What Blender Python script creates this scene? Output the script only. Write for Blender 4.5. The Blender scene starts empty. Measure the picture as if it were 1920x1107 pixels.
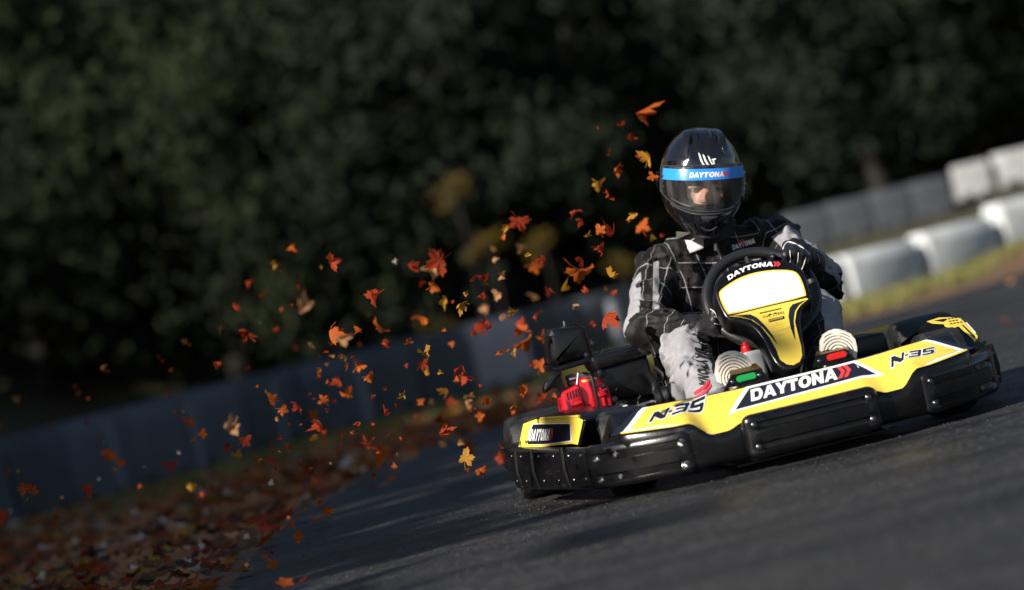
import bpy, bmesh, math, random
import numpy as np
from mathutils import Vector, Matrix, noise
from mathutils.bvhtree import BVHTree
from mathutils.geometry import tessellate_polygon
R = math.radians
SC = bpy.context.scene
COL = SC.collection

# ---------------------------------------------------------------- camera
# world frame: the kart's nose stands at the origin, x = kart's left, y = towards its tail, z up
FPX = 5760.0                        # focal length in pixels of a 1920 px wide picture (108 mm)
CAMPOS = np.array([-8.0*math.sin(R(12.5)), -8.0*math.cos(R(12.5)), 0.62])
ROLL = R(13.2)
def cam_axes(yaw, pitch, roll):
    F = np.array([math.sin(yaw)*math.cos(pitch), math.cos(yaw)*math.cos(pitch), math.sin(pitch)])
    r = np.array([math.cos(yaw), -math.sin(yaw), 0.0]); u = np.cross(r, F)
    c, s = math.cos(roll), math.sin(roll)
    return F, c*r - s*u, s*r + c*u
yaw, pitch = R(12.5), 0.0
for _ in range(60):                 # aim so that the nose bumper sits where the photo has it
    CF, CR, CU = cam_axes(yaw, pitch, ROLL)
    d = np.array([0, 0, .13]) - CAMPOS
    du = d.dot(CR)/d.dot(CF) - (1522-960)/FPX
    dv = -d.dot(CU)/d.dot(CF) - (790-553.5)/FPX
    c, s = math.cos(ROLL), math.sin(ROLL)
    yaw += c*du - s*dv; pitch -= s*du + c*dv
CF, CR, CU = cam_axes(yaw, pitch, ROLL)
camd = bpy.data.cameras.new('camera'); cam = bpy.data.objects.new('camera', camd); COL.objects.link(cam)
cam.matrix_world = Matrix(((CR[0], CU[0], -CF[0], CAMPOS[0]), (CR[1], CU[1], -CF[1], CAMPOS[1]),
                           (CR[2], CU[2], -CF[2], CAMPOS[2]), (0, 0, 0, 1)))
camd.sensor_width = 36; camd.lens = FPX*36/1920; camd.clip_end = 500; camd.clip_start = .1
camd.dof.use_dof = True; camd.dof.focus_distance = 8.45; camd.dof.aperture_fstop = 1.6
SC.camera = cam

# ---------------------------------------------------------------- light
SUN_AZ_DIR = Vector((-.75, -.46, .47)).normalized()      # towards the sun: left of the camera, a little in front of the kart
world = bpy.data.worlds.new('World'); SC.world = world; world.use_nodes = True
wn = world.node_tree.nodes; wl = world.node_tree.links; wn.clear()
wo = wn.new('ShaderNodeOutputWorld'); wb = wn.new('ShaderNodeBackground'); sky = wn.new('ShaderNodeTexSky')
sky.sky_type = 'NISHITA'; sky.sun_disc = False
sky.sun_elevation = math.asin(SUN_AZ_DIR.z); sky.sun_rotation = math.atan2(SUN_AZ_DIR.x, SUN_AZ_DIR.y)
wb.inputs['Strength'].default_value = .06
wl.new(sky.outputs[0], wb.inputs[0]); wl.new(wb.outputs[0], wo.inputs[0])
sund = bpy.data.lights.new('sun', 'SUN'); sun = bpy.data.objects.new('sun', sund); COL.objects.link(sun)
sund.energy = 5.0; sund.angle = R(.6); sund.color = (1.0, .93, .83)
sun.rotation_euler = SUN_AZ_DIR.to_track_quat('Z', 'Y').to_euler()
SC.view_settings.view_transform = 'Standard'; SC.view_settings.look = 'None'
SC.view_settings.exposure = .68; SC.view_settings.gamma = 1; SC.view_settings.use_curve_mapping = False
SC.cycles.max_bounces = 6; SC.cycles.transparent_max_bounces = 8; SC.cycles.use_denoising = True

# ---------------------------------------------------------------- helpers
def ray(u, v): return CF + CR*(u-960)/FPX - CU*(v-553.5)/FPX
def at(u, v, depth): return Vector(CAMPOS + ray(u, v)*depth)
def on(u, v, axis, val):
    r = ray(u, v); return Vector(CAMPOS + r*((val-CAMPOS[axis])/r[axis]))
def Y(u, v, y): return on(u, v, 1, y)
GZ = .035                            # height of the tarmac under the kart
def gnd(u, v, z=GZ): return on(u, v, 2, z)
def onplane(u, v, o, n):
    r = Vector(ray(u, v)); c0 = Vector(CAMPOS); return c0 + r*((o-c0).dot(n)/r.dot(n))

def link(name, me, mats, parent=None):
    o = bpy.data.objects.new(name, me); COL.objects.link(o)
    if mats is not None:
        for m in (mats if isinstance(mats, (list, tuple)) else [mats]): me.materials.append(m)
    if parent is not None: o.parent = parent
    return o
def tag(o, label=None, cat=None, group=None, kind=None):
    if label: o['label'] = label
    if cat: o['category'] = cat
    if group: o['group'] = group
    if kind: o['kind'] = kind
    return o
def empty(name, loc=(0, 0, 0), parent=None):
    o = bpy.data.objects.new(name, None); COL.objects.link(o); o.location = loc
    o.empty_display_size = .1
    if parent is not None: o.parent = parent
    return o
SPLIT = {'rib', 'crown_vent', 'forklift_slot', 'cooling_slot', 'engine_bolt', 'linkage', 'cooling_fin', 'cable', 'visor_rivet', 'visor_pivot', 'tank_cap', 'chassis_tube', 'exhaust_pipe', 'throttle_rod', 'piping', 'spoke', 'small_print', 'lining_pad', 'branch'}
def islands(bm):
    seen = set(); out = []
    for v in bm.verts:
        if v in seen: continue
        st = [v]; isl = []; seen.add(v)
        while st:
            q = st.pop(); isl.append(q)
            for e in q.link_edges:
                w = e.other_vert(q)
                if w not in seen: seen.add(w); st.append(w)
        out.append(isl)
    return out
def bmobj(name, bm, m, parent=None, smooth=True, angle=40):
    bmesh.ops.recalc_face_normals(bm, faces=bm.faces[:])
    if name in SPLIT:
        o = None
        for isl in islands(bm):
            ix = {v: i for i, v in enumerate(isl)}; fs = {f for v in isl for f in v.link_faces}
            o = pyobj(name, [v.co.copy() for v in isl], [[ix[v] for v in f.verts] for f in fs], m, parent, smooth, angle)
        bm.free(); return o
    me = bpy.data.meshes.new(name); bm.to_mesh(me); bm.free()
    if smooth: shade(me, angle)
    return link(name, me, m, parent)
def shade(me, angle=40):
    me.polygons.foreach_set('use_smooth', [True]*len(me.polygons))
    if angle < 179: me.set_sharp_from_angle(angle=R(angle))
def pyobj(name, vs, fs, m, parent=None, smooth=True, angle=40):
    me = bpy.data.meshes.new(name); me.from_pydata([tuple(v) for v in vs], [], fs); me.update()
    if smooth: shade(me, angle)
    return link(name, me, m, parent)

def b_box(bm, cx, sz, rot=None, bev=.006, seg=2, taper=None):
    g = bmesh.ops.create_cube(bm, size=1); vs = g['verts']
    for v in vs:
        k = 1.0 if taper is None or v.co.z < 0 else taper
        v.co = Vector((v.co.x*sz[0]*k, v.co.y*sz[1]*k, v.co.z*sz[2]))
    if bev > 0:
        es = list({e for v in vs for e in v.link_edges})
        r = bmesh.ops.bevel(bm, geom=es, offset=bev, segments=seg, profile=.5, affect='EDGES')
        vs = list({v for f in r['faces'] for v in f.verts} | {v for v in vs if v.is_valid})
        # all verts of this island
    isl = set(); st = [vs[0]]
    while st:
        v = st.pop()
        if v in isl: continue
        isl.add(v); st.extend(e.other_vert(v) for e in v.link_edges)
    M = rot.to_4x4() if rot is not None else Matrix.Identity(4)
    for v in isl: v.co = M @ v.co + Vector(cx)
    return isl
def b_tube(bm, pts, r, n=10, cap=True, closed=False):
    pts = [Vector(p) for p in pts]; m = len(pts)
    rs = r if isinstance(r, (list, tuple)) else [r]*m
    rings = []; prev = None
    for i, p in enumerate(pts):
        if closed: t = pts[(i+1) % m] - pts[i-1]
        else: t = pts[min(i+1, m-1)] - pts[max(i-1, 0)]
        t.normalize()
        if prev is None:
            a = Vector((0, 0, 1)) if abs(t.z) < .9 else Vector((1, 0, 0))
            x = t.cross(a).normalized()
        else:
            x = (prev - t*prev.dot(t)).normalized()
        prev = x; y = t.cross(x)
        rings.append([bm.verts.new(p + (x*math.cos(2*math.pi*k/n) + y*math.sin(2*math.pi*k/n))*rs[i]) for k in range(n)])
    for i in range(m if closed else m-1):
        a, b = rings[i], rings[(i+1) % m]
        for k in range(n):
            bm.faces.new((a[k], a[(k+1) % n], b[(k+1) % n], b[k]))
    if cap and not closed:
        bm.faces.new(rings[0][::-1]); bm.faces.new(rings[-1])
def b_lathe(bm, prof, o=(0, 0, 0), axis=(0, 0, 1), n=32, caps=True):
    ax = Vector(axis).normalized(); a = Vector((0, 0, 1)) if abs(ax.z) < .9 else Vector((1, 0, 0))
    x = ax.cross(a).normalized(); y = ax.cross(x); o = Vector(o)
    rings = [[bm.verts.new(o + ax*h + (x*math.cos(2*math.pi*k/n)+y*math.sin(2*math.pi*k/n))*max(r, 1e-5)) for k in range(n)] for r, h in prof]
    for a, b in zip(rings, rings[1:]):
        for k in range(n): bm.faces.new((a[k], a[(k+1) % n], b[(k+1) % n], b[k]))
    if caps: bm.faces.new(rings[0][::-1]); bm.faces.new(rings[-1])
def b_prism(bm, loop, dvec):
    a = [bm.verts.new(p) for p in loop]; b = [bm.verts.new(Vector(p)+Vector(dvec)) for p in loop]
    n = len(loop); bm.faces.new(a); bm.faces.new(b[::-1])
    for i in range(n): bm.faces.new((a[i], b[i], b[(i+1) % n], a[(i+1) % n]))
def grid_mesh(P):
    """P: rows of points -> verts, faces"""
    r, c = len(P), len(P[0]); vs = [p for row in P for p in row]
    fs = [(i*c+j, i*c+j+1, (i+1)*c+j+1, (i+1)*c+j) for i in range(r-1) for j in range(c-1)]
    return vs, fs
def smooth_loop(pts, it=2, closed=True):
    for _ in range(it):
        out = []; n = len(pts)
        for i in range(n if closed else n-1):
            p, q = Vector(pts[i]), Vector(pts[(i+1) % n])
            out += [p*.75+q*.25, p*.25+q*.75]
        pts = out if closed else [Vector(pts[0])] + out + [Vector(pts[-1])]
    return pts

# flat print: polygons (with holes) in a 2D space, mapped onto a surface
def print_mesh(name, shapes, fmap, m, parent, cut=.02, axes=(0,), thick=.0012):
    """shapes: list of (outer, [holes]); fmap(a, b) -> surface point; cut = longest span before the sheet is bent"""
    bm = bmesh.new()
    for outer, holes in shapes:
        loops = [[Vector((p[0], p[1], 0)) for p in l] for l in [outer]+list(holes)]
        tris = tessellate_polygon(loops)
        flat = [p for l in loops for p in l]
        vs = [bm.verts.new(p) for p in flat]
        for t in tris:
            try: bm.faces.new([vs[i] for i in t])
            except ValueError: pass
    if cut:
        for ax in axes:
            lo = min(v.co[ax] for v in bm.verts); hi = max(v.co[ax] for v in bm.verts)
            k = int((hi-lo)/cut)
            for i in range(1, k+1):
                co = Vector((0, 0, 0)); co[ax] = lo + i*(hi-lo)/(k+1); no = Vector((0, 0, 0)); no[ax] = 1
                bmesh.ops.bisect_plane(bm, geom=bm.verts[:]+bm.edges[:]+bm.faces[:], plane_co=co, plane_no=no, dist=1e-6)
    for v in bm.verts: v.co = Vector(fmap(v.co.x, v.co.y))
    me = bpy.data.meshes.new(name); bm.normal_update(); bm.to_mesh(me); bm.free(); shade(me, 60)
    return link(name, me, m, parent)
def arc(cx, cy, rx, ry, a0, a1, n=8):
    return [(cx+rx*math.cos(R(a0+(a1-a0)*i/n)), cy+ry*math.sin(R(a0+(a1-a0)*i/n))) for i in range(n+1)]
def G_D(): return [([(0,0),(.62,0)]+arc(.62,.5,.42,.5,-90,90)+[(0,1)], [[(.31,.24),(.31,.76),(.56,.76)]+arc(.56,.5,.17,.26,90,-90)])], 1.04
def G_A(): return [([(0,0),(.30,0),(.38,.2),(.74,.2),(.82,0),(1.14,0),(.74,1),(.40,1)], [[(.46,.40),(.56,.68),(.66,.40)]])], 1.10
def G_Y(): return [([(.36,0),(.68,0),(.68,.38),(1.06,1),(.70,1),(.52,.66),(.34,1),(-.02,1),(.36,.38)], [])], 1.00
def G_T(): return [([(.30,0),(.62,0),(.62,.74),(.92,.74),(.92,1),(0,1),(0,.74),(.30,.74)], [])], .95
def G_O(): return [(arc(.55,.5,.56,.51,0,345,23), [arc(.55,.5,.22,.27,0,345,23)])], 1.14
def G_N(): return [([(0,0),(.31,0),(.31,.52),(.72,0),(1.02,0),(1.02,1),(.71,1),(.71,.48),(.30,1),(0,1)], [])], 1.06
def word_daytona(shear=.20, gap=.03):
    out = []; x = 0
    for g in (G_D, G_A, G_Y, G_T, G_O, G_N, G_A):
        sh, w = g()
        for o, hs in sh:
            out.append(([(x+p[0]+shear*p[1], p[1]) for p in o], [[(x+p[0]+shear*p[1], p[1]) for p in h] for h in hs]))
        x += w + gap
    return out, x
def chevrons(x0, w=.5, shear=0):
    out = []
    for k in range(2):
        x = x0 + k*.52
        out.append(([(x,1),(x+.36,1),(x+.72,.5),(x+.36,0),(x,0),(x+.36,.5)], []))
    return out, x0+1.3
def strokes(segs, w):
    """mitre-free broad strokes: each segment a quad"""
    out = []
    for a, b in segs:
        a, b = Vector((a[0], a[1])), Vector((b[0], b[1])); t = (b-a).normalized()*w/2; n = Vector((-t.y, t.x))
        out.append(([tuple(a-n), tuple(b-n), tuple(b+n), tuple(a+n)], []))
    return out
def word_n35(sh=.30, grow=0.0):
    g = grow
    P = []
    P.append([(-g,-g),(.22+g,-g),(.22+g,.50),(.80-g,-g),(1.12+g,-g),(1.12+g,1+g),(.90-g,1+g),(.90-g,.36),(.28+g,1+g),(-g,1+g)])       # N
    P.append([(1.2-g,.40-g),(1.46+g,.40-g),(1.46+g,.60+g),(1.2-g,.60+g)])                                                           # -
    P.append([(1.55-g,-g),(2.45+g,-g),(2.55+g,.1),(2.55+g,.9),(2.45+g,1+g),(1.55-g,1+g),(1.55-g,.78-g),(2.30-g,.78-g),(2.30-g,.60+g),(1.72-g,.60+g),(1.72-g,.40-g),(2.30-g,.40-g),(2.30-g,.22+g),(1.55-g,.22+g)])   # 3
    P.append([(2.70-g,-g),(3.60+g,-g),(3.70+g,.1),(3.70+g,.52),(3.60+g,.62+g),(2.95+g,.62+g),(2.95+g,.78-g),(3.70+g,.78-g),(3.70+g,1+g),(2.70-g,1+g),(2.70-g,.40-g),(3.45-g,.40-g),(3.45-g,.22+g),(2.70-g,.22+g)])   # 5
    return [([(p[0]+sh*p[1], p[1]) for p in l], []) for l in P], 3.75

# ---------------------------------------------------------------- materials
def mat(name, col, rough=.5, metal=0., bump=0., bscale=60, var=0., vscale=12, coat=0., spec=.5, col2=None, trans=0):
    m = bpy.data.materials.new(name); m.use_nodes = True
    nt = m.node_tree; b = nt.nodes['Principled BSDF']
    b.inputs['Base Color'].default_value = (*col, 1); b.inputs['Roughness'].default_value = rough
    b.inputs['Metallic'].default_value = metal; b.inputs['Coat Weight'].default_value = coat
    b.inputs['Coat Roughness'].default_value = .06; b.inputs['Specular IOR Level'].default_value = spec
    tc = nt.nodes.new('ShaderNodeTexCoord')
    if var > 0 or col2:
        n = nt.nodes.new('ShaderNodeTexNoise'); n.inputs['Scale'].default_value = vscale; n.inputs['Detail'].default_value = 6
        nt.links.new(tc.outputs['Object'], n.inputs['Vector'])
        rp = nt.nodes.new('ShaderNodeValToRGB'); rp.color_ramp.elements[0].position = .32; rp.color_ramp.elements[1].position = .68
        c2 = col2 or tuple(x*(1+var) for x in col)
        c1 = col if col2 else tuple(x*(1-var) for x in col)
        rp.color_ramp.elements[0].color = (*c1, 1); rp.color_ramp.elements[1].color = (*c2, 1)
        nt.links.new(n.outputs['Fac'], rp.inputs['Fac']); nt.links.new(rp.outputs[0], b.inputs['Base Color'])
        mr = nt.nodes.new('ShaderNodeMapRange'); mr.inputs['To Min'].default_value = rough*.8; mr.inputs['To Max'].default_value = min(1, rough*1.25)
        nt.links.new(n.outputs['Fac'], mr.inputs['Value']); nt.links.new(mr.outputs[0], b.inputs['Roughness'])
    if bump > 0:
        n2 = nt.nodes.new('ShaderNodeTexNoise'); n2.inputs['Scale'].default_value = bscale; n2.inputs['Detail'].default_value = 5
        nt.links.new(tc.outputs['Object'], n2.inputs['Vector'])
        bp = nt.nodes.new('ShaderNodeBump'); bp.inputs['Strength'].default_value = bump; bp.inputs['Distance'].default_value = .004
        nt.links.new(n2.outputs['Fac'], bp.inputs['Height']); nt.links.new(bp.outputs[0], b.inputs['Normal'])
    return m
M = {}
M['black'] = mat('black_plastic', (.0045,.0045,.0055), .24, bump=.07, bscale=150, var=.3, vscale=25, spec=.45)
M['blackdull'] = mat('dull_black_plastic', (.006,.006,.007), .36, bump=.15, bscale=240, var=.35, vscale=18)
M['tyre'] = mat('tyre_rubber', (.012,.012,.013), .5, bump=.5, bscale=300, var=.5, vscale=40)
M['yellow'] = mat('yellow_sticker', (.86,.62,.085), .34, var=.05, vscale=8, bump=.03, bscale=90)
M['white'] = mat('white_print', (.86,.86,.84), .35)
M['plate'] = mat('white_number_plate', (.88,.88,.88), .34, var=.05, vscale=9)
M['navy'] = mat('dark_navy_print', (.012,.014,.026), .32)
M['redp'] = mat('red_print', (.72,.05,.05), .35)
M['engred'] = mat('red_engine_paint', (.66,.014,.030), .24, var=.12, vscale=30, coat=.4)
def scuff(m, col, thr=.60, scale=(2.5, 2.5, 30), amt=.7, rough=.6):
    nt = m.node_tree; b = nt.nodes['Principled BSDF']; L = nt.links.new; tc = nt.nodes.new('ShaderNodeTexCoord')
    mp = nt.nodes.new('ShaderNodeMapping'); mp.inputs['Scale'].default_value = scale; L(tc.outputs['Object'], mp.inputs['Vector'])
    n = nt.nodes.new('ShaderNodeTexNoise'); n.inputs['Scale'].default_value = 6; n.inputs['Detail'].default_value = 9; n.inputs['Roughness'].default_value = .72; L(mp.outputs[0], n.inputs['Vector'])
    r = nt.nodes.new('ShaderNodeMapRange'); r.inputs['From Min'].default_value = thr; r.inputs['From Max'].default_value = thr+.10; r.inputs['To Max'].default_value = amt; L(n.outputs['Fac'], r.inputs['Value'])
    for sock, v in (('Base Color', (*col, 1)), ('Roughness', rough)):
        s = b.inputs[sock]; src = s.links[0].from_socket if s.links else None
        mx = nt.nodes.new('ShaderNodeMix'); mx.data_type = 'RGBA' if sock == 'Base Color' else 'FLOAT'
        L(r.outputs[0], mx.inputs['Factor'] if sock != 'Base Color' else mx.inputs[0])
        A, B, O = ([x for x in mx.inputs if x.name == k and x.enabled][0] for k in ('A', 'B', 'A'))
        if src: L(src, A)
        else: A.default_value = s.default_value
        B.default_value = v; L([x for x in mx.outputs if x.enabled][0], s)
scuff(M['black'], (.045,.043,.040), .60, (1.2, 1.2, 9), .40, .55); scuff(M['yellow'], (.33,.24,.07), .585, (1.0, 5, 5), .50, .6); scuff(M['tyre'], (.05,.047,.043), .53, (3, 3, 3), .5, .8)
scuff(M['blackdull'], (.04,.038,.036), .56, (2, 2, 4), .5, .7); scuff(M['engred'], (.08,.02,.02), .62, (6, 6, 6), .6, .5)
M['slot'] = mat('dark_slot', (.003,.003,.003), .8)
M['steel'] = mat('steel', (.55,.55,.56), .28, metal=1, bump=.1)
M['darksteel'] = mat('oily_dark_steel', (.06,.06,.065), .35, metal=.9, var=.5, vscale=60)
M['chassis'] = mat('chassis_paint', (.015,.015,.016), .35)
M['bolt'] = mat('bolt_steel', (.16,.16,.17), .32, metal=1)
M['brass'] = mat('brassy_bracket', (.22,.15,.05), .35, metal=.6, var=.4, vscale=40)
M['green'] = mat('green_reflector', (.01,.33,.07), .3, coat=.5)
M['redr'] = mat('red_reflector', (.62,.015,.012), .3, coat=.5)
M['tank'] = mat('milky_tank_plastic', (.66,.70,.70), .4, var=.05)
M['cap'] = mat('red_cap', (.55,.012,.015), .35)
M['rim'] = mat('grip_rubber', (.014,.014,.015), .42, bump=.25, bscale=200)
M['brasslabel'] = mat('label_yellow', (.75,.62,.2), .5)

# ================================================================ the setting
rng = random.Random(7)
def catmull(pts, n=8):
    P = [Vector(p) for p in pts]; P = [P[0]*2-P[1]] + P + [P[-1]*2-P[-2]]; out = []
    for i in range(1, len(P)-2):
        for k in range(n):
            t = k/n; a, b, c, d = P[i-1], P[i], P[i+1], P[i+2]
            out.append(.5*((2*b)+(c-a)*t+(2*a-5*b+4*c-d)*t*t+(3*b-a-3*c+d)*t**3))
    out.append(P[-2]); return out
EDGE_PX = [(430,1107),(520,1000),(640,920),(760,860),(960,792),(1130,738),(1300,690),(1560,612),(1740,566),(1920,510)]
edge = [gnd(*p) for p in EDGE_PX]
edge = [Vector((-2.6,-14,0)), Vector((-1.95,-4,0))] + edge + [edge[-1]+(edge[-1]-edge[-2])*k for k in (1, 3, 10)]
edge = catmull(edge, 6)
BAR_PX = [(-70,1012),(150,955),(300,908),(450,862),(600,820),(700,796),(850,755),(1000,715),(1200,662),(1340,632),(1470,605),(1570,583)]
def depth_of(p): return (Vector(p)-Vector(CAMPOS)).dot(Vector(CF))
D0 = depth_of(gnd(1570, 583))
bar = [gnd(*p) for p in BAR_PX] + [at(1603, 577, D0+.1), at(1748, 533, D0+.5), at(1887, 476, D0+.9), at(2035, 414, D0+1.3)]
bx = np.array([p.x for p in bar]); by = np.array([p.y for p in bar])
def bar_y(x):
    if x > bx[-1]: return by[-1] + (x-bx[-1])*(by[-1]-by[-2])/(bx[-1]-bx[-2])
    if x < bx[0]: return by[0] + (x-bx[0])*.2
    return float(np.interp(x, bx, by))
def sst(t): t = max(0, min(1, t)); return t*t*(3-2*t)
def ground_z(x, y):
    d = y - bar_y(max(-12, min(x, 9)))
    z = -.012 + .42*sst((d-.5)/3.5) * sst((x+1)/3.0)
    z += .18*max(0, d-9) + .35*max(0, d-30)
    z += float(np.interp(x, [p.x for p in bar[-4:]], [max(0, p.z-GZ) for p in bar[-4:]]))*sst((d+1.7)/1.5) if x > bar[-4].x else 0
    z += GZ
    return z + (.04*noise.noise(Vector((x*.5, y*.5, 0))) if d > .6 else 0)

# ground sheet to the horizon with the wooded slope behind
xs = [-160,-110,-70,-45,-30,-22] + [-16+.8*i for i in range(51)] + [27,34,45,70,110,160]
ys = [-90,-50,-25,-12,-6,-2] + [0+.5*i for i in range(60)] + [31,33,36,40,45,52,60,72,90,120,160]
vs, fs = grid_mesh([[(x, y, ground_z(x, y)) for x in xs] for y in ys])
mg = mat('verge_soil', (.030,.021,.012), .95, bump=.6, bscale=30, col2=(.045,.05,.016), vscale=1.6)
tag(pyobj('ground', vs, fs, mg, angle=180), kind='structure')

# asphalt
def asphalt():
    m = bpy.data.materials.new('asphalt'); m.use_nodes = True; nt = m.node_tree; L = nt.links.new
    b = nt.nodes['Principled BSDF']; tc = nt.nodes.new('ShaderNodeTexCoord')
    def nz(s, det=4, rough=.6, vec=None):
        n = nt.nodes.new('ShaderNodeTexNoise'); n.inputs['Scale'].default_value = s; n.inputs['Detail'].default_value = det
        n.inputs['Roughness'].default_value = rough; L(vec or tc.outputs['Object'], n.inputs['Vector']); return n.outputs['Fac']
    def ramp(f, p0, p1, c0, c1):
        r = nt.nodes.new('ShaderNodeValToRGB'); r.color_ramp.elements[0].position = p0; r.color_ramp.elements[1].position = p1
        r.color_ramp.elements[0].color = (*c0, 1); r.color_ramp.elements[1].color = (*c1, 1); L(f, r.inputs[0]); return r.outputs[0]
    def mix(t, f, a, c):
        n = nt.nodes.new('ShaderNodeMix'); n.data_type = 'RGBA'; n.blend_type = t
        if isinstance(f, float): n.inputs['Factor'].default_value = f
        else: L(f, n.inputs['Factor'])
        L(a, n.inputs['A']); L(c, n.inputs['B']); return n.outputs['Result']
    vo = nt.nodes.new('ShaderNodeTexVoronoi'); vo.inputs['Scale'].default_value = 62; L(tc.outputs['Object'], vo.inputs['Vector'])
    stone = ramp(vo.outputs['Color'], .0, 1., (.002,.002,.002), (.074,.073,.074))
    fine = ramp(nz(160, 3), .38, .66, (.5,.5,.5), (1.35,1.35,1.35))
    big = ramp(nz(1.3, 5), .36, .64, (.62,.62,.64), (1.18,1.17,1.15))
    mid = ramp(nz(24, 6, .7), .36, .66, (.50,.50,.50), (1.45,1.45,1.45))
    col = mix('MULTIPLY', 1.0, mix('MULTIPLY', 1.0, mix('MULTIPLY', 1.0, stone, fine), big), mid)
    # rubbered-in streaks along the line the karts take
    mp = nt.nodes.new('ShaderNodeMapping'); mp.inputs['Rotation'].default_value = (0, 0, R(14)); mp.inputs['Scale'].default_value = (.4, 5, 1)
    L(tc.outputs['Object'], mp.inputs['Vector'])
    st = ramp(nz(1.0, 3, .5, mp.outputs[0]), .46, .64, (1,1,1), (.28,.28,.30))
    col = mix('MULTIPLY', .85, col, st)
    L(col, b.inputs['Base Color'])
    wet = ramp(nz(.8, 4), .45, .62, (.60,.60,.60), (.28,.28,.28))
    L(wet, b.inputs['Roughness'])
    h1 = nt.nodes.new('ShaderNodeMath'); h1.operation = 'ADD'; L(vo.outputs['Distance'], h1.inputs[0]); L(nz(45, 6, .8), h1.inputs[1])
    bp = nt.nodes.new('ShaderNodeBump'); bp.inputs['Strength'].default_value = 1.0; bp.inputs['Distance'].default_value = .009
    L(h1.outputs[0], bp.inputs['Height']); L(bp.outputs[0], b.inputs['Normal'])
    return m
inner = [Vector((60, p.y if p.y > -20 else p.y, 0)) for p in edge]
rows = []
for i, p in enumerate(edge):
    far = Vector((70, p.y*.6-6, 0)); row = []
    for k in range(24):
        t = (k/23)**2.2; q = p.lerp(far, t); row.append((q.x, q.y, GZ))
    rows.append(row)
vs, fs = grid_mesh(rows)
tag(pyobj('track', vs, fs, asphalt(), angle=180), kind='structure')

# bare earth strip along the tarmac edge
def edge_normals(pl):
    out = []
    for i, p in enumerate(pl):
        t = pl[min(i+1, len(pl)-1)] - pl[max(i-1, 0)]; out.append(Vector((-t.y, t.x, 0)).normalized())
    return out
en = edge_normals(edge)
rows = []
for k in range(5):
    rows.append([])
    for i, (p, n) in enumerate(zip(edge, en)):
        w = .70 + .25*noise.noise(p*1.3) if p.x > 1.2 else .28+.1*noise.noise(p*2)
        q = p + n*(-.04 + w*k/4); rows[-1].append((q.x, q.y, (max(ground_z(q.x, q.y), GZ-.012) + (.012 if 0 < k < 4 else .002) if k else GZ-.008) + .004*noise.noise(q*6)))
vs, fs = grid_mesh(rows)
md = mat('bare_earth', (.17,.085,.040), .95, bump=.7, bscale=45, col2=(.075,.045,.022), vscale=5)
tag(pyobj('dirt_edge', vs, fs, md, angle=180), kind='structure')

# grit and crumbs of rubber lying on the tarmac
sv, sf = [], []
for _ in range(5200):
    x = rng.uniform(-2.2, 2.6); y = -3.2 + 7*rng.random()**1.3; r = rng.uniform(.0015, .0055); n = len(sv); a = rng.uniform(0, 6.28)
    for k in range(4): sv.append((x+r*math.cos(a+k*1.571)*rng.uniform(.6, 1.2), y+r*math.sin(a+k*1.571)*rng.uniform(.6, 1.2), GZ-.0005))
    sv.append((x, y, GZ+r*rng.uniform(.6, 1.1)))
    sf += [(n, n+1, n+4), (n+1, n+2, n+4), (n+2, n+3, n+4), (n+3, n, n+4)]
tag(pyobj('grit', sv, sf, mat('grit_stone', (.05,.05,.052), .8, col2=(.02,.02,.02), vscale=9), smooth=False), 'loose grit and rubber crumbs scattered on the tarmac', 'grit', kind='stuff')

def in_verge(x, y):
    """distance beyond the tarmac edge measured towards the barrier, None on the track"""
    best = min(range(len(edge)), key=lambda i: (edge[i].x-x)**2+(edge[i].y-y)**2)
    return (Vector((x, y, 0))-edge[best]).dot(en[best])

# grass blades
gv, gf, gc = [], [], []
cnt = 0
while cnt < 42000:
    u = rng.uniform(-3, 7); y = rng.uniform(4, 17)
    if y > bar_y(u)+1.2: continue
    dv = in_verge(u, y)
    if dv < (.50 if u > 1.2 else .42) + .3*noise.noise(Vector((u*2, y*2, 3))): continue
    if u < 1.2 and noise.noise(Vector((u*.8, y*.8, 0))) + (y - bar_y(u) + 2.2)*.5 < 0: continue
    a = rng.uniform(0, 6.28); h = rng.uniform(.05, .11)*(1.0 if u > 1 else .5); w = rng.uniform(.005, .011); lx, ly = rng.uniform(-.03, .03), rng.uniform(-.03, .03)
    z = ground_z(u, y); n = len(gv)
    gv += [(u-w*math.cos(a), y-w*math.sin(a), z), (u+w*math.cos(a), y+w*math.sin(a), z), (u+lx, y+ly, z+h)]
    gf.append((n, n+1, n+2)); gc.append(rng.choice((0, 0, 0, 1, 2))); cnt += 1
g1 = mat('grass_green', (.105,.125,.030), .8); g2 = mat('grass_yellow', (.24,.205,.055), .8); g3 = mat('grass_dry', (.20,.14,.05), .85)
go = pyobj('grass', gv, gf, [g1, g2, g3], smooth=False); go.data.polygons.foreach_set('material_index', gc)
tag(go, 'short patchy grass along the foot of the barrier blocks', 'grass', kind='stuff')

# leaf litter on the verge
LC = {'red': (.28,.032,.007), 'orange': (.40,.082,.009), 'gold': (.38,.18,.020), 'brown': (.38,.19,.085), 'pale': (.62,.55,.44), 'dark': (.085,.035,.018)}
def leafmat(k, c):
    m = mat('leaf_'+k, tuple(x*.72 for x in c), .62, spec=.2, col2=tuple(min(1, x*1.25) for x in c), vscale=22, bump=.25, bscale=120)
    b = m.node_tree.nodes['Principled BSDF']; nt = m.node_tree
    tr = nt.nodes.new('ShaderNodeBsdfTranslucent'); tr.inputs[0].default_value = (*[min(1, x*1.2) for x in c], 1)
    mx = nt.nodes.new('ShaderNodeMixShader'); mx.inputs[0].default_value = .3
    out = nt.nodes['Material Output']; nt.links.new(b.outputs[0], mx.inputs[1]); nt.links.new(tr.outputs[0], mx.inputs[2]); nt.links.new(mx.outputs[0], out.inputs['Surface'])
    return m
LM = {k: leafmat(k, c) for k, c in LC.items()}
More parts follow.
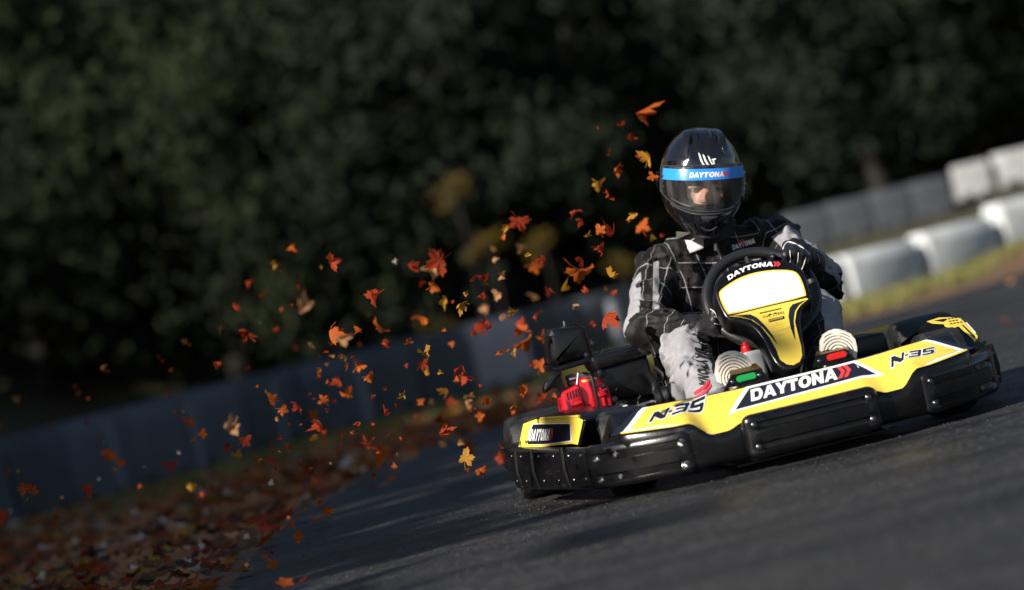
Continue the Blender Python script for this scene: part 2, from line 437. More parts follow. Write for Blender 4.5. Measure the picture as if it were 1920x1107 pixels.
lv, lf, lm = [], [], []
order = ['brown', 'dark', 'red', 'orange', 'gold', 'pale']
cnt = tries = 0
while cnt < 7500 and tries < 80000:
    tries += 1
    x = rng.uniform(-4.2, 2.4); y = rng.uniform(-1, 10.8)
    if y > bar_y(x)+.1: continue
    dv = in_verge(x, y)
    if dv < -.25: continue
    if dv < .05 and rng.random() > .06: continue
    if dv > 1.3 and x > -1.9 and rng.random() < min(.9, (dv-1.3)*.7): continue
    a = rng.uniform(0, 6.28); s = rng.uniform(.022, .055); z = (ground_z(x, y) if dv > 0 else GZ) + rng.uniform(.008, .03); n = len(lv)
    tx, ty = rng.uniform(-.5, .5), rng.uniform(-.5, .5); curl = rng.uniform(.1, .7)
    for k in range(10):
        r = s*(1.0 if k % 2 == 0 else .66)*(.75 if y < 1.5 else 1); t = a+k*math.pi/5
        dx, dy = r*math.cos(t), r*math.sin(t)
        lv.append((x+dx, y+dy, max(GZ+.006, z + dx*tx + dy*ty + curl*r*r/s*.6)))
    lv.append((x, y, z))
    for k in range(10): lf.append((n+k, n+(k+1) % 10, n+10)); 
    lm += [rng.choices(range(6), (42, 12, 17, 15, 8, 5))[0]]*10; cnt += 1
lo = pyobj('leaf_litter', lv, lf, [LM[k] for k in order], smooth=False); lo.data.polygons.foreach_set('material_index', lm)
tag(lo, 'carpet of fallen brown and red leaves on the verge left of the tarmac', 'leaf litter', kind='stuff')

# ---------------------------------------------------------------- barrier blocks
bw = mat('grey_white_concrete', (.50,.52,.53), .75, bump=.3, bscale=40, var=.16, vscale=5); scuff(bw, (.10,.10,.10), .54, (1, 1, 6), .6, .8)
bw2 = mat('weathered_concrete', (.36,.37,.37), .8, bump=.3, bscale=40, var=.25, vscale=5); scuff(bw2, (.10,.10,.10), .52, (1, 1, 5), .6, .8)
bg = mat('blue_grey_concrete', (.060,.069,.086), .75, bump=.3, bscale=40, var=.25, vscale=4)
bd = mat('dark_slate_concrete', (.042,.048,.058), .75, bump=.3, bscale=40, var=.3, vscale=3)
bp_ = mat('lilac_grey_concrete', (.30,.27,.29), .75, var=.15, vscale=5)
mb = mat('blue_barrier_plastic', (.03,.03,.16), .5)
def block(p, q, h, deep, m, label, group, gap=.05, base=None):
    d = (q-p); L = d.length - gap; d.normalize(); n = Vector((-d.y, d.x, 0)); c = (p+q)/2 + n*deep/2
    z0 = (base if base is not None else min(ground_z(c.x, c.y), ground_z(p.x, p.y))) - .01
    o = empty('barrier_block', (c.x, c.y, z0)); o.rotation_euler.z = math.atan2(d.y, d.x)
    bm = bmesh.new(); k = .045
    prof = [(-deep/2, 0), (deep/2, 0), (deep/2, h*.80), (deep*.36, h), (-deep*.36, h), (-deep/2, h*.80)]
    b_prism(bm, [(-L/2, a, b) for a, b in prof], (L, 0, 0))
    bmesh.ops.recalc_face_normals(bm, faces=bm.faces[:])
    bmesh.ops.bevel(bm, geom=bm.edges[:], offset=.014, segments=2, profile=.5, affect='EDGES')
    bmobj('block_body', bm, m, o)
    bm = bmesh.new()
    for s in (-1, 1): b_box(bm, (s*L*.27, -deep/2-.001, h*.09), (L*.2, .02, h*.13), bev=.004)
    bmobj('forklift_slot', bm, M['slot'], o)
    return tag(o, label, 'barrier', group)
GR = 'barrier blocks along the far side of the track'
cuts = [(-110,1022),(40,985),(150,955),(262,920),(372,886),(480,853),(585,824),(690,798),(800,768),(905,740),(1010,712),(1115,685),(1225,656),(1345,631),(1475,604),(1603,577),(1748,533),(1887,474),(2035,400)]
nm = ['leftmost dark block of the far barrier, cut by the left edge', 'blue-grey block second along the far barrier from the left edge', 'blue-grey barrier block third along from the left edge',
      'blue-grey barrier block fourth along from the left edge', 'blue-grey barrier block fifth along, behind drifting leaves', 'blue-grey barrier block sixth along, where pale grass shows below',
      'blue-grey barrier block seventh along, left of the small blue marker', 'slate barrier block directly behind the small blue marker', 'slate barrier block just right of the small blue marker',
      'lilac-grey pale block between two dark ones left of the engine', 'slate barrier block seen left of the black air box', 'slate barrier block seen above the black air box',
      'grey block half hidden behind the driver grey sleeve', 'white block hidden behind the driver chest', 'white block whose end peeps out beside the driver raised elbow',
      'white block of the front row next right of the driver elbow', 'white block of the front row with one full gap each side', 'white block of the front row cut by the right edge']
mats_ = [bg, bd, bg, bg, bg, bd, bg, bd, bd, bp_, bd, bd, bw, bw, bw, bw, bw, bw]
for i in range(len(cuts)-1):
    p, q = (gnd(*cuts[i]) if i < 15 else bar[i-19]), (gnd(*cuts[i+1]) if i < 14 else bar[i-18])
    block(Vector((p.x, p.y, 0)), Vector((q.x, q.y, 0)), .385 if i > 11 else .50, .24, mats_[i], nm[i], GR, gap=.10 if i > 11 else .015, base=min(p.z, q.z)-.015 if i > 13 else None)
# paler end posts and round reflectors along the shaded stretch
post_px = [(70,975),(225,930),(375,884),(530,838),(690,797),(1168,672)]
mp_ = mat('pale_post_paint', (.105,.115,.135), .6, var=.15)
wh = ['leftmost pale post', 'second pale post from the left edge', 'third pale post from the left edge', 'pale post above the green grass', 'pale post beside the small blue marker', 'pale post above the engine']
for (u, v), w in zip(post_px, wh):
    p = gnd(u, v); p.y -= .07; bm = bmesh.new()
    b_lathe(bm, [(.045, 0), (.05, .02), (.045, .04), (.043, .40), (.035, .43), (.0, .435)], (0, 0, 0), n=14)
    o = bmobj('marker_post', bm, mp_); o.location = (p.x, p.y, GZ-.02)
    tag(o, w + ' in front of the far barrier', 'post', 'marker posts in front of the far barrier')
disc_px = [(150,818,'leftmost'),(303,768,'second from left'),(456,722,'third from left')]
md_ = mat('pale_reflector', (.14,.15,.18), .5)
for u, v, w in disc_px:
    p = gnd(u-10, v+135); q = onplane(u, v, Vector((p.x, p.y-.02, 0)), Vector((0, -1, 0)))
    o = empty('round_reflector', (p.x, p.y-.05, GZ-.02)); bm = bmesh.new()
    b_tube(bm, [(0, 0, 0), (0, 0, q.z-GZ)], .012, 8); bmobj('stake', bm, bg, o)
    bm = bmesh.new(); b_lathe(bm, [(.01, -.02), (.058, -.02), (.062, -.014), (.062, 0), (.05, .006), (.0, .006)], (0, -.02, q.z-GZ), (0, -1, 0), 20)
    bmobj('disc', bm, md_, o)
    tag(o, w + ' pale round reflector on a stake before the dark barrier', 'reflector', 'round reflectors on the far barrier')
p = gnd(668, 770); bm = bmesh.new(); b_lathe(bm, [(.0, 0), (.075, 0), (.085, .02), (.07, .15), (.04, .19), (0, .195)], n=18)
o = bmobj('marker_cone', bm, mb); o.location = (p.x, p.y, GZ-.02); tag(o, 'small dark blue marker standing on the pale grass by the barrier', 'marker')

# second, raised row at the right
G2 = 'blocks of the raised rear barrier row'
r2 = [(1478,468),(1560,446),(1640,425),(1715,407),(1792,388)]
for i in range(4):
    p, q = at(*r2[i], 24.5), at(*r2[i+1], 24.5)
    z = (p.z+q.z)/2 - .05
    block(Vector((p.x, p.y, 0)), Vector((q.x, q.y, 0)), .33, .28, [bd, bd, bd, bd][i],
          ['dark block at the left end of the raised rear row', 'blue-grey block second from left in the raised rear row', 'dark block third from left in the raised rear row', 'dark block touching the white ones of the raised rear row'][i], G2, .015, z)
r3 = [(1796,378),(1872,356),(1990,322)]
for i in range(2):
    p, q = at(*r3[i], 23.5), at(*r3[i+1], 23.5)
    block(Vector((p.x, p.y, 0)), Vector((q.x, q.y, 0)), .27, .28, bw2,
          ['white block of the raised rear row beside the dark ones', 'white block of the raised rear row cut by the right edge'][i], G2, .06, (p.z+q.z)/2)

# ---------------------------------------------------------------- trees
def crown(seed, n, rx, rz, zc, card=.15, nclump=26):
    r = random.Random(seed); vs, fs = [], []
    cl = []
    for _ in range(nclump):
        a = r.uniform(0, 6.28); e = r.uniform(-1, 1); q = r.uniform(.45, 1.0)
        k = math.sqrt(1-e*e)
        cl.append((q*rx*k*math.cos(a), q*rx*k*math.sin(a), zc+q*rz*e, r.uniform(.25, .48)*rx*.8))
    for i in range(n):
        cx, cy, cz, cr = cl[i % nclump] if r.random() < .85 else (r.uniform(-rx, rx)*.8, r.uniform(-rx, rx)*.8, zc+r.uniform(-rz, rz)*.8, .5)
        d = Vector((r.gauss(0, 1), r.gauss(0, 1), r.gauss(0, .8))).normalized()*cr*r.uniform(.3, 1.05)
        c = Vector((cx, cy, cz)) + d
        nrm = (d.normalized() + Vector((r.uniform(-1, 1), r.uniform(-1, 1), r.uniform(-.4, 1)))*.8).normalized()
        t = nrm.cross(Vector((r.uniform(-1, 1), r.uniform(-1, 1), r.uniform(-1, 1)))).normalized(); b = nrm.cross(t)
        s = card*r.uniform(.55, 1.2); k = len(vs)
        vs += [c-t*s, c-b*s*.45+nrm*s*.1, c+t*s, c+b*s*.45+nrm*s*.1]; fs.append((k, k+1, k+2, k+3))
    return vs, fs
def folmat(name, c, c2):
    m = mat(name, c, .9, col2=c2, vscale=1.1, spec=.12)
    return m
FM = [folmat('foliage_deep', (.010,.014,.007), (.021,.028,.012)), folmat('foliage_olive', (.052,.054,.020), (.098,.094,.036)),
      folmat('foliage_yellow', (.085,.058,.012), (.17,.11,.02)), folmat('foliage_bluegreen', (.009,.014,.009), (.017,.025,.015)), folmat('foliage_rust', (.045,.03,.012), (.085,.05,.018)), folmat('foliage_olive_painted_glow', (.115,.11,.045), (.15,.145,.06))]  # last olive: the upper-left haze glow is painted into its brighter leaf colour
bark = mat('bark', (.014,.011,.009), .95, bump=.8, bscale=25, var=.3)
CM = {}
def crown_mesh(kind, var, n=1100, card=.15, nclump=26):
    k = (kind, var, n)
    if k not in CM:
        vs, fs = crown(var*13+kind, n, 1.0, 1.0, 0, card, nclump)
        me = bpy.data.meshes.new('crown'); me.from_pydata(vs, [], fs); me.materials.append(FM[kind]); CM[k] = me
    return CM[k]
def tree(x, y, H, rx, kind, var, label, group, low=.12, n=1100, card=.15, name='tree', nclump=26):
    z = ground_z(x, y)
    o = empty(name, (x, y, z-.03)); bm = bmesh.new(); r = random.Random(var*7+int(x*10))
    lean = (r.uniform(-.2, .2), r.uniform(-.2, .2)); top = H*.8; rb = .03+.018*H
    pts = [Vector((lean[0]*t*t*H*.2 + .05*math.sin(t*5+var), lean[1]*t*t*H*.2, t*top)) for t in [i/7 for i in range(8)]]
    b_tube(bm, pts, [rb*(1.25 if i == 0 else 1)*(1-i/7*.8) for i in range(8)], 9)
    for k in range(5):
        p0 = pts[2+k % 5]; a = r.uniform(0, 6.28); L = rx*r.uniform(.6, .95)
        b_tube(bm, [p0, p0+Vector((math.cos(a)*L*.5, math.sin(a)*L*.5, L*.35)), p0+Vector((math.cos(a)*L, math.sin(a)*L, L*.5))], [rb*.4, rb*.25, rb*.08], 6)
    bmobj('trunk', bm, bark, o)
    zc = H*(1+low)/2; rz = H*(1-low)/2
    c = bpy.data.objects.new('crown', crown_mesh(kind, var, n, card, nclump)); COL.objects.link(c); c.parent = o
    c.location = (pts[-3].x, pts[-3].y, zc); c.scale = (rx, rx, rz); c.rotation_euler.z = r.uniform(0, 6.28)
    return tag(o, label, 'tree', group)
ORD = 'first second third fourth fifth sixth seventh eighth ninth tenth eleventh twelfth thirteenth fourteenth'.split()
GT = 'trees of the dark wood behind the track'
def upos(u, d):
    p = at(u, 760-u*.2, d); return p.x, p.y
k = 0
KIND = {0: 'deep green', 1: 'olive green', 3: 'bluish green', 4: 'rust tinged', 5: 'glow-painted olive'}
for row, (d, n, H) in enumerate(((29, 13, 3.6), (34, 14, 5.6), (41, 14, 8.5), (50, 13, 11))):
    for i in range(n):
        u = -140 + (2200)*(i+.5*(row % 2))/(n-1) + rng.uniform(-50, 50); dd = d + rng.uniform(-1.6, 1.6)
        x, y = upos(u, dd)
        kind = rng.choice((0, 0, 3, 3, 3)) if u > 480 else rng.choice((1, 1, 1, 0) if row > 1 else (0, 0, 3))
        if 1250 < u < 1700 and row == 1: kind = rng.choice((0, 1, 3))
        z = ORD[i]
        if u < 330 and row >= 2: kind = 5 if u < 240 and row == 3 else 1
        rw = ('front', 'second', 'third', 'rearmost')[row]
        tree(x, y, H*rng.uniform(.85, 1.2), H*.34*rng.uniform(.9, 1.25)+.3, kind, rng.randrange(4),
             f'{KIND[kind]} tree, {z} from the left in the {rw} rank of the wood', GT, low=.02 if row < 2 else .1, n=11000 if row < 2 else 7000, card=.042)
        k += 1
# low autumn saplings whose yellow clumps show through the wood
for (u, v, d, rr, lab) in ((850,352,27,.19,'yellow autumn sapling brightest among the dark trees, left of the helmet'), (912,455,27,.17,'pale gold autumn sapling below the bright yellow one'),
                           (1012,450,26,.15,'gold autumn sapling left of the driver shoulder'), (1165,492,25,.13,'bright yellow sapling close behind the driver left sleeve'),
                           (845,625,22,.22,'low yellow shrub just above the far barrier'), (735,400,28,.15,'rust brown sapling left of the yellow ones'), (1450,270,30,.16,'dull gold sapling right of the helmet'), (990,610,23,.13,'olive yellow shrub above the barrier beside the air box')):
    p = at(u, v, d); g = ground_z(p.x, p.y); H = max(.25, p.z-g)
    o = empty('sapling', (p.x, p.y, g-.02)); bm = bmesh.new()
    b_tube(bm, [(0, 0, 0), (.03, .01, H*.5), (0, 0, H)], [.012, .009, .005], 7)
    for a in range(3): b_tube(bm, [(.02, 0, H*.5), (.3*rr*math.cos(a*2.1), .3*rr*math.sin(a*2.1), H)], [.006, .003], 5)
    bmobj('trunk', bm, bark, o)
    kd = 4 if 'rust' in lab else 2
    c = bpy.data.objects.new('crown', crown_mesh(kd, int(u) % 3, 420, .13, 14)); COL.objects.link(c); c.parent = o; c.location = (0, 0, H); c.scale = (rr*1.25, rr*1.1, rr*.62); c.rotation_euler = (0, R(25 if int(u) % 2 else -20), 0)
    tag(o, lab, 'sapling', 'autumn saplings at the edge of the wood')
# unseen trees added out of frame on the left to shade the left half
GS = 'unseen trees added for shade on the near left of the track'
for i, (x, y, H, rx, kd) in enumerate(((-9.6,-3.0,4.9,2.4,1), (-9.8,-.4,5.5,2.4,0), (-9.2,2.4,5.8,2.4,1), (-9.4,5.0,5.8,2.4,0), (-9.0,7.6,6.2,2.1,1),
                                       (-11,11,7.0,2.6,0), (-12,15,7.0,2.8,1), (-12.5,19.5,6.5,3,0), (-13,24,6.3,3,1), (-15,7,9,2.6,0), (-14.5,2,8,2.5,0))):
    tree(x, y, H, rx, kd, i % 4, f'{ORD[i]} unseen tree added for shade along the near left of the track', GS, low=-.12, n=14000, card=.13, nclump=60)

# ================================================================ the go-kart
kart = empty('go_kart', (0, 0, 0))
tag(kart, 'yellow and black rental go-kart with red engine and white number plate cornering on the tarmac', 'go-kart')
X0 = .025
def sweep(x): return 1.43*max(0, abs(x)-.2)**2.14
def fyb(x): return .018 + sweep(x)
def fyt(x): return .165 + .5*sweep(x)
def fzb(x): return .153 + .042*sst((abs(x)-.255)/.06) + .010*max(0, abs(x)-.35)/.12 + .014*(1-sst((abs(x)-.17)/.05))
def fzt(x): return .248 + .012*sst((abs(x)-.1)/.4)
def fair(x, s, off=0.0):
    y0, z0, y1, z1 = fyb(x), fzb(x), fyt(x), fzt(x)
    n = Vector((0, -(z1-z0), (y1-y0))).normalized()
    return Vector((x, y0+(y1-y0)*s, z0+(z1-z0)*s)) + n*off
fairing = None
xs = [-.53+1.06*i/106 for i in range(107)]
rows = []
for x in xs:
    e = sst((.53-abs(x))/.06); k = .35+.65*e
    row = []
    def P(y, z): row.append(Vector((x, y + (1-k)*.05, .12 + (z-.12)*k)))
    P(fyt(x)+.02, .075); P(fyb(x)+.03, .072); P(fyb(x)+.004, .080); P(fyb(x)-.003, .092); P(fyb(x)-.004, fzb(x)-.02); P(fyb(x)-.002, fzb(x)-.005)
    for s in (.02, .15, .3, .5, .7, .85, .97): 
        q = fair(x, s); P(q.y, q.z)
    P(fyt(x)+.008, fzt(x)+.0015); P(fyt(x)+.018, fzt(x)-.004); P(fyt(x)+.024, fzt(x)-.02); P(fyt(x)+.024, .12)
    row.append(row[0].copy()); rows.append(row)
vs, fs = grid_mesh(rows); n = len(rows[0])
fs += [tuple(range(n-1)), tuple((len(rows)-1)*n+i for i in range(n-1))[::-1]]
fairing = pyobj('front_fairing', vs, fs, M['black'], kart, angle=50)
def fm(off): return lambda a, b: fair(a, b, off)
def fpoly(px, y=.09):
    """photo points on the sloping panel -> (x, s)"""
    out = []
    for u, v in px:
        x, s = 0.0, .5
        for _ in range(12):
            q = fair(x, s); p = Y(u, v, q.y); x = p.x
            z0, z1 = fzb(x), fzt(x); s = (p.z - z0)/(z1-z0)
            s = max(-.02, min(1.02, s))
        out.append((x, s))
    return out
def outline(xl, xr, lo, hi, n=60, tipL=None, tipR=None):
    a = [(xl+(xr-xl)*i/n, lo(xl+(xr-xl)*i/n)) for i in range(n+1)]
    b = [(xr+(xl-xr)*i/n, hi(xr+(xl-xr)*i/n)) for i in range(n+1)]
    return a + b
def endfn(xt, xb):     # top edge of the sticker falls off towards its pointed ends
    return lambda x: 1.0 if abs(x) < xt else max(.0, 1-(abs(x)-xt)/(xb-xt))
lay = []
lay.append(('sticker_border', M['navy'], .0010, .415, .505, .0, .99))
lay.append(('sticker_border', M['white'], .0018, .400, .480, .04, .975))
lay.append(('yellow_sticker', M['yellow'], .0026, .385, .466, .13, .965))
for nme, m_, off, xt, xb, lo, hi in lay:
    f = endfn(xt, xb)
    def low(x, lo=lo): return lo*sst((abs(x)-.30)/.08) + .01
    xe = xt + (xb-xt)*(1-lo)*.97
    print_mesh(nme, [(outline(-xe, xe, low, lambda x: max(low(x)+.004, hi*f(x))), [])], fm(off), m_, fairing, cut=.012)
# yellow lip under the white line at both ends
for sgn in (-1, 1):
    pl = [(sgn*x, s) for x, s in [(.30, .0), (.36, .0), (.42, .0), (.478, .0), (.478, .075), (.42, .06), (.36, .045), (.30, .02)]]
    print_mesh('yellow_lip', [(pl if sgn > 0 else pl[::-1], [])], fm(.0031), M['yellow'], fairing, cut=.012)
# name panel
cb = fpoly([(1366,781),(1398,728),(1603,678),(1659,705)]); print_mesh('name_panel', [(cb, [])], fm(.0034), M['white'], fairing, cut=.02)
cb = fpoly([(1379,771),(1405,731),(1600,683),(1643,704)]); print_mesh('name_panel', [(cb, [])], fm(.0041), M['navy'], fairing, cut=.02)
def band(fn, p0, p1, q0, shapes, w, hgt=1.0):
    """lay a word on a surface: p0, p1 = base line ends, q0 = top of its first letter, in surface coordinates"""
    p0, p1, q0 = Vector(p0), Vector(p1), Vector(q0)
    ex = (p1-p0)/w; ey = (q0-p0)
    return lambda a, b: fn(*(p0 + ex*a + ey*b))
def lay_word(name, shapes, w, px0, px1, pxt, off, m_, parent, cut=.02):
    a, b, c_ = fpoly([px0, px1, pxt])
    print_mesh(name, shapes, band(fm(off), a, b, c_, shapes, w), m_, parent, cut=cut)
sh, w = word_daytona(.0); cv, wc = chevrons(w+.02)
lay_word('lettering', sh, w, (1409,756), (1571,714), (1407.5,734), .0048, M['white'], fairing, .04)
lay_word('chevron', cv, w, (1409,756), (1571,714), (1407.5,734), .0049, M['redp'], fairing, .04)
for (a, b, c_) in (((1216,795),(1318,773),(1227,776)), ((1671,692),(1752,665),(1671,672))):
    for g_, off, mm in ((.085, .0034, M['white']), (0.0, .0042, M['navy'])):
        sh, w = word_n35(0, g_); lay_word('race_number', sh, w, a, b, c_, off, mm, fairing, .04)

# ---- bumper plates
GRO = [(0, .0), (.03, .014), (.08, .021), (.15, .022), (.185, .012), (.30, .011), (.335, .022), (.45, .0235), (.62, .0235), (.655, .012), (.775, .011), (.81, .022), (.92, .021), (.97, .014), (1, .0)]
GRO = [(t, o*.85) for t, o in GRO]
PLA = [(0, 0), (.04, .012), (.1, .015), (.9, .015), (.96, .012), (1, 0)]
def plate(name, path, z0, z1, prof, m_, parent, endA=.03, endB=.03, depth=.03, step=.008):
    """plastic plate that follows a plan path; z0/z1 functions of arc fraction"""
    pts = [Vector((p[0], p[1], 0)) for p in path]; pts = catmull(pts, 8)
    L = [0]
    for a, b in zip(pts, pts[1:]): L.append(L[-1]+(b-a).length)
    tot = L[-1]; n = max(12, int(tot/step)); rows = []
    for i in range(n+1):
        s = tot*i/n; j = max(k for k in range(len(L)) if L[k] <= s+1e-9); j = min(j, len(pts)-2)
        t = (s-L[j])/(L[j+1]-L[j]); p = pts[j].lerp(pts[j+1], t)
        d = (pts[min(j+2, len(pts)-1)]-pts[max(j-1, 0)]).normalized(); nn = Vector((d.y, -d.x, 0))
        if nn.y > 0 and abs(nn.y) > .5: nn = -nn
        if nn.x*p.x < 0 and abs(nn.x) > .7: nn = -nn
        e = 1.0; sh = 0
        for dist, r in ((s, endA), (tot-s, endB)):
            if r and dist < r: q = 1-dist/r; sh = max(sh, r*(1-math.sqrt(max(0, 1-q*q)))); e = min(e, math.sqrt(max(0, 1-q*q))*.9+.1)
        a, b = z0(s/tot)+sh*.8, z1(s/tot)-sh*.8
        gk = 1.0
        for dist in (s, tot-s):
            if dist < .055: gk = min(gk, sst((dist-.022)/.03))
        row = []
        for tt, o in prof:
            oo = o if prof is PLA else (o if tt in (0, .03, .97, 1) else .0191+(o-.0191)*gk)
            row.append(p + nn*oo*e + Vector((0, 0, a+(b-a)*tt)))
        row.append(p - nn*depth + Vector((0, 0, b-.004))); row.append(p - nn*depth + Vector((0, 0, a+.004)))
        row.append(row[0].copy()); rows.append(row)
    vs, fs = grid_mesh(rows); c_ = len(rows[0])
    fs += [tuple(range(c_-1)), tuple(n*c_+i for i in range(c_-1))[::-1]]
    o = pyobj(name, vs, fs, m_, parent, angle=50)
    bm = bmesh.new(); bm.from_mesh(o.data); bmesh.ops.remove_doubles(bm, verts=bm.verts[:], dist=1e-5); bmesh.ops.recalc_face_normals(bm, faces=bm.faces[:]); bm.to_mesh(o.data); bm.free(); shade(o.data, 50)
    return o
BOLTME = None
def bolt(p, nrm, r, parent, name='bolt'):
    global BOLTME
    if BOLTME is None:
        bm = bmesh.new(); b_lathe(bm, [(1.5, -.2), (1.5, .15), (1.3, .3), (1.0, .3), (1.0, .75), (.75, 1.0), (.38, 1.0), (.34, .6), (.0, .55)], n=14)
        bmesh.ops.recalc_face_normals(bm, faces=bm.faces[:]); BOLTME = bpy.data.meshes.new('bolt'); bm.to_mesh(BOLTME); bm.free(); shade(BOLTME, 35); BOLTME.materials.append(M['bolt'])
    o = bpy.data.objects.new(name, BOLTME); COL.objects.link(o); o.parent = parent
    o.location = p; o.scale = (r, r, r); o.rotation_euler = Vector(nrm).to_track_quat('Z', 'Y').to_euler()
    return o
cb_ = plate('centre_bumper', [(-.185,.004),(-.15,-.006),(-.07,-.012),(0,-.014),(.07,-.012),(.15,-.006),(.185,.004)], lambda t: .070, lambda t: .185, GRO, M['black'], kart, .03, .03)
for sx in (-1, 1):
    for z in (.157, .099): bolt(Vector((sx*.155, -.0253, z)), (0, -1, 0), .0052, cb_)
for sx in (-1, 1):
    path = [(.305,.040),(.35,.052),(.41,.082),(.47,.125),(.52,.175),(.555,.225)]
    g_ = plate('corner_guard', [(sx*x, y) for x, y in (path if sx > 0 else path)], lambda t: .070+.004*t, lambda t: .186+.006*t, GRO, M['black'], kart, .032, .012)
    for (x, y) in ((.338,.0255),(.50,.134)):
        for z in (.158, .099): bolt(Vector((sx*x, y + .0035 - (0 if x < .4 else .003), z)), (sx*(.15 if x < .4 else .6), -1, .05), .0046, g_)
    sp = [(.550,.232),(.575,.28),(.605,.38),(.64,.55),(.672,.72),(.685,.80)]
    sb = plate('side_bumper', [(sx*x, y) for x, y in sp], lambda t: .078+.012*t, lambda t: .188+.022*t, PLA, M['black'], kart, .004, .02, depth=.03)
    sp2 = catmull([Vector((sx*x, y, 0)) for x, y in sp], 6)
    for k in (3, 8, 13, 17, 22, 26):
        p = sp2[k]; d = (sp2[k+1]-sp2[k-1]).normalized(); nn = Vector((d.y, -d.x, 0)); nn = nn if nn.x*sx > 0 else -nn; t = k/30
        for z in (.105+.010*t, .168+.02*t): bolt(p+nn*.013+Vector((0, 0, z)), nn, .0052, sb)
    bm = bmesh.new()
    for k in (10, 19, 24):
        p = sp2[k]; d = (sp2[k+1]-sp2[k-1]).normalized(); nn = Vector((d.y, -d.x, 0)); nn = nn if nn.x*sx > 0 else -nn
        q = p+nn*.012; b_tube(bm, [q+Vector((0, 0, .09)), q+nn*.006+Vector((0, 0, .14)), q+Vector((0, 0, .198))], .009, 8)
    bmobj('rib', bm, M['black'], sb)
    rp = plate('rear_guard', [(sx*x, y) for x, y in ((.640,.84),(.645,.95),(.65,1.12),(.64,1.24),(.58,1.31),(.45,1.34),(.2,1.35))], lambda t: .092, lambda t: .212, GRO, M['black'], kart, .01, .01)

# ---- side pods
nL = Vector((-.40, -.13, .05)).normalized(); oL = Vector((-.545, .40, .2))
def podL(off): return lambda u, v: onplane(u, v, oL, nL) + nL*off
pod = bmesh.new()
b_prism(pod, [podL(0)(*p) for p in [(972,842),(980,795),(1006,783),(1085,779),(1097,788),(1086,838),(1010,850)]], (.13, .05, 0))
bmesh.ops.recalc_face_normals(pod, faces=pod.faces[:]); bmesh.ops.bevel(pod, geom=pod.edges[:], offset=.008, segments=3, profile=.5, affect='EDGES')
podo = bmobj('side_pod', pod, M['black'], kart)
def pxprint(name, pl, fn, m_, parent, holes=(), cut=0): return print_mesh(name, [(pl, list(holes))], fn, m_, parent, cut=cut)
pxprint('yellow_sticker', [(973,838),(982,795),(1006,786),(1013,787),(1085,783),(1094,788),(1084,834),(1072,832),(1016,838),(1007,846),(1001,846),(998,840)], podL(.0012), M['yellow'], podo)
pxprint('sticker_border', [(989,833),(994,806),(1000,794),(1071,793),(1074,828),(1020,834)], podL(.0020), M['white'], podo)
pxprint('name_panel', [(991,833),(996,808),(1001,796),(1070,795),(1071,826),(1020,833)], podL(.0028), M['navy'], podo)
sh, w = word_daytona(.1, .16); cv, wc = chevrons(w+.02)
def wordpx(fn, p0, p1, q0, w): 
    p0, p1, q0 = Vector(p0), Vector(p1), Vector(q0); ex = (p1-p0)/w; ey = q0-p0
    return lambda a, b: fn(*(p0+ex*a+ey*b))
print_mesh('lettering', sh, wordpx(podL(.0036), (993.5,827), (1031,826), (998,805), w), M['white'], podo, cut=0)
print_mesh('chevron', cv, wordpx(podL(.0037), (993.5,827), (1031,826), (998,805), w), M['redp'], podo, cut=0)
# bright top edge of the pod
bm = bmesh.new(); b_tube(bm, [podL(.0)(*p) for p in [(1014,785.5),(1050,783),(1086,781)]], .004, 8); bmobj('top_trim', bm, M['yellow'], podo)
# dark inner face of the pod behind the front wheel
bm = bmesh.new(); b_prism(bm, [Y(u, v, .42) for u, v in [(1086,838),(1096,786),(1128,782),(1134,828)]], (.0, .25, 0))
bmesh.ops.recalc_face_normals(bm, faces=bm.faces[:]); bmesh.ops.bevel(bm, geom=bm.edges[:], offset=.008, segments=3, profile=.5, affect='EDGES'); bmobj('inner_panel', bm, M['black'], podo)
# left-hand pod
nR = Vector((.22, -.62, .75)).normalized(); oR = Vector((.60, .46, .275))
def podR(off): return lambda u, v: onplane(u, v, oR, nR) + nR*off
bm = bmesh.new(); b_prism(bm, [podR(0)(*p) for p in [(1735,606),(1760,595),(1800,596),(1810,604),(1838,632),(1829,655),(1800,658),(1768,642)]], (-.03, .22, -.05))
bmesh.ops.recalc_face_normals(bm, faces=bm.faces[:]); bmesh.ops.bevel(bm, geom=bm.edges[:], offset=.006, segments=2, profile=.5, affect='EDGES')
podr = bmobj('side_pod', bm, M['black'], kart)
pxprint('yellow_sticker', [(1737,604),(1760,596.5),(1782,596),(1800,597.5),(1808,605),(1833,631),(1832,637),(1827,643),(1824,638),(1797,613),(1786,617),(1772,614),(1769,609),(1748,608)], podR(.0015), M['yellow'], podr)
pxprint('sticker_flash', [(1750,602.5),(1772,598.5),(1776,600),(1768,605)], podR(.0023), M['navy'], podr)
pxprint('sticker_flash', [(1801,609),(1806,611),(1828,632),(1827,636)], podR(.0023), M['navy'], podr)
pxprint('sticker_flash', [(1812,604),(1814,605),(1834,627),(1832,628)], podR(.0010), M['steel'], podr)
for yy in range(3):
    a = 1777+yy*2; b = 599.5+yy*4.6
    print_mesh('small_print', strokes([((a+k*6.2, b-k*1.0), (a+4+k*6.2, b-.7-k*1.0)) for k in range(4-yy % 2)], 1.9), podR(.0024), M['navy'], podr, cut=0)
print_mesh('small_print', strokes([((1811, 606), (1829, 626))], 2.2), podR(.0024), M['white'], podr, cut=0)

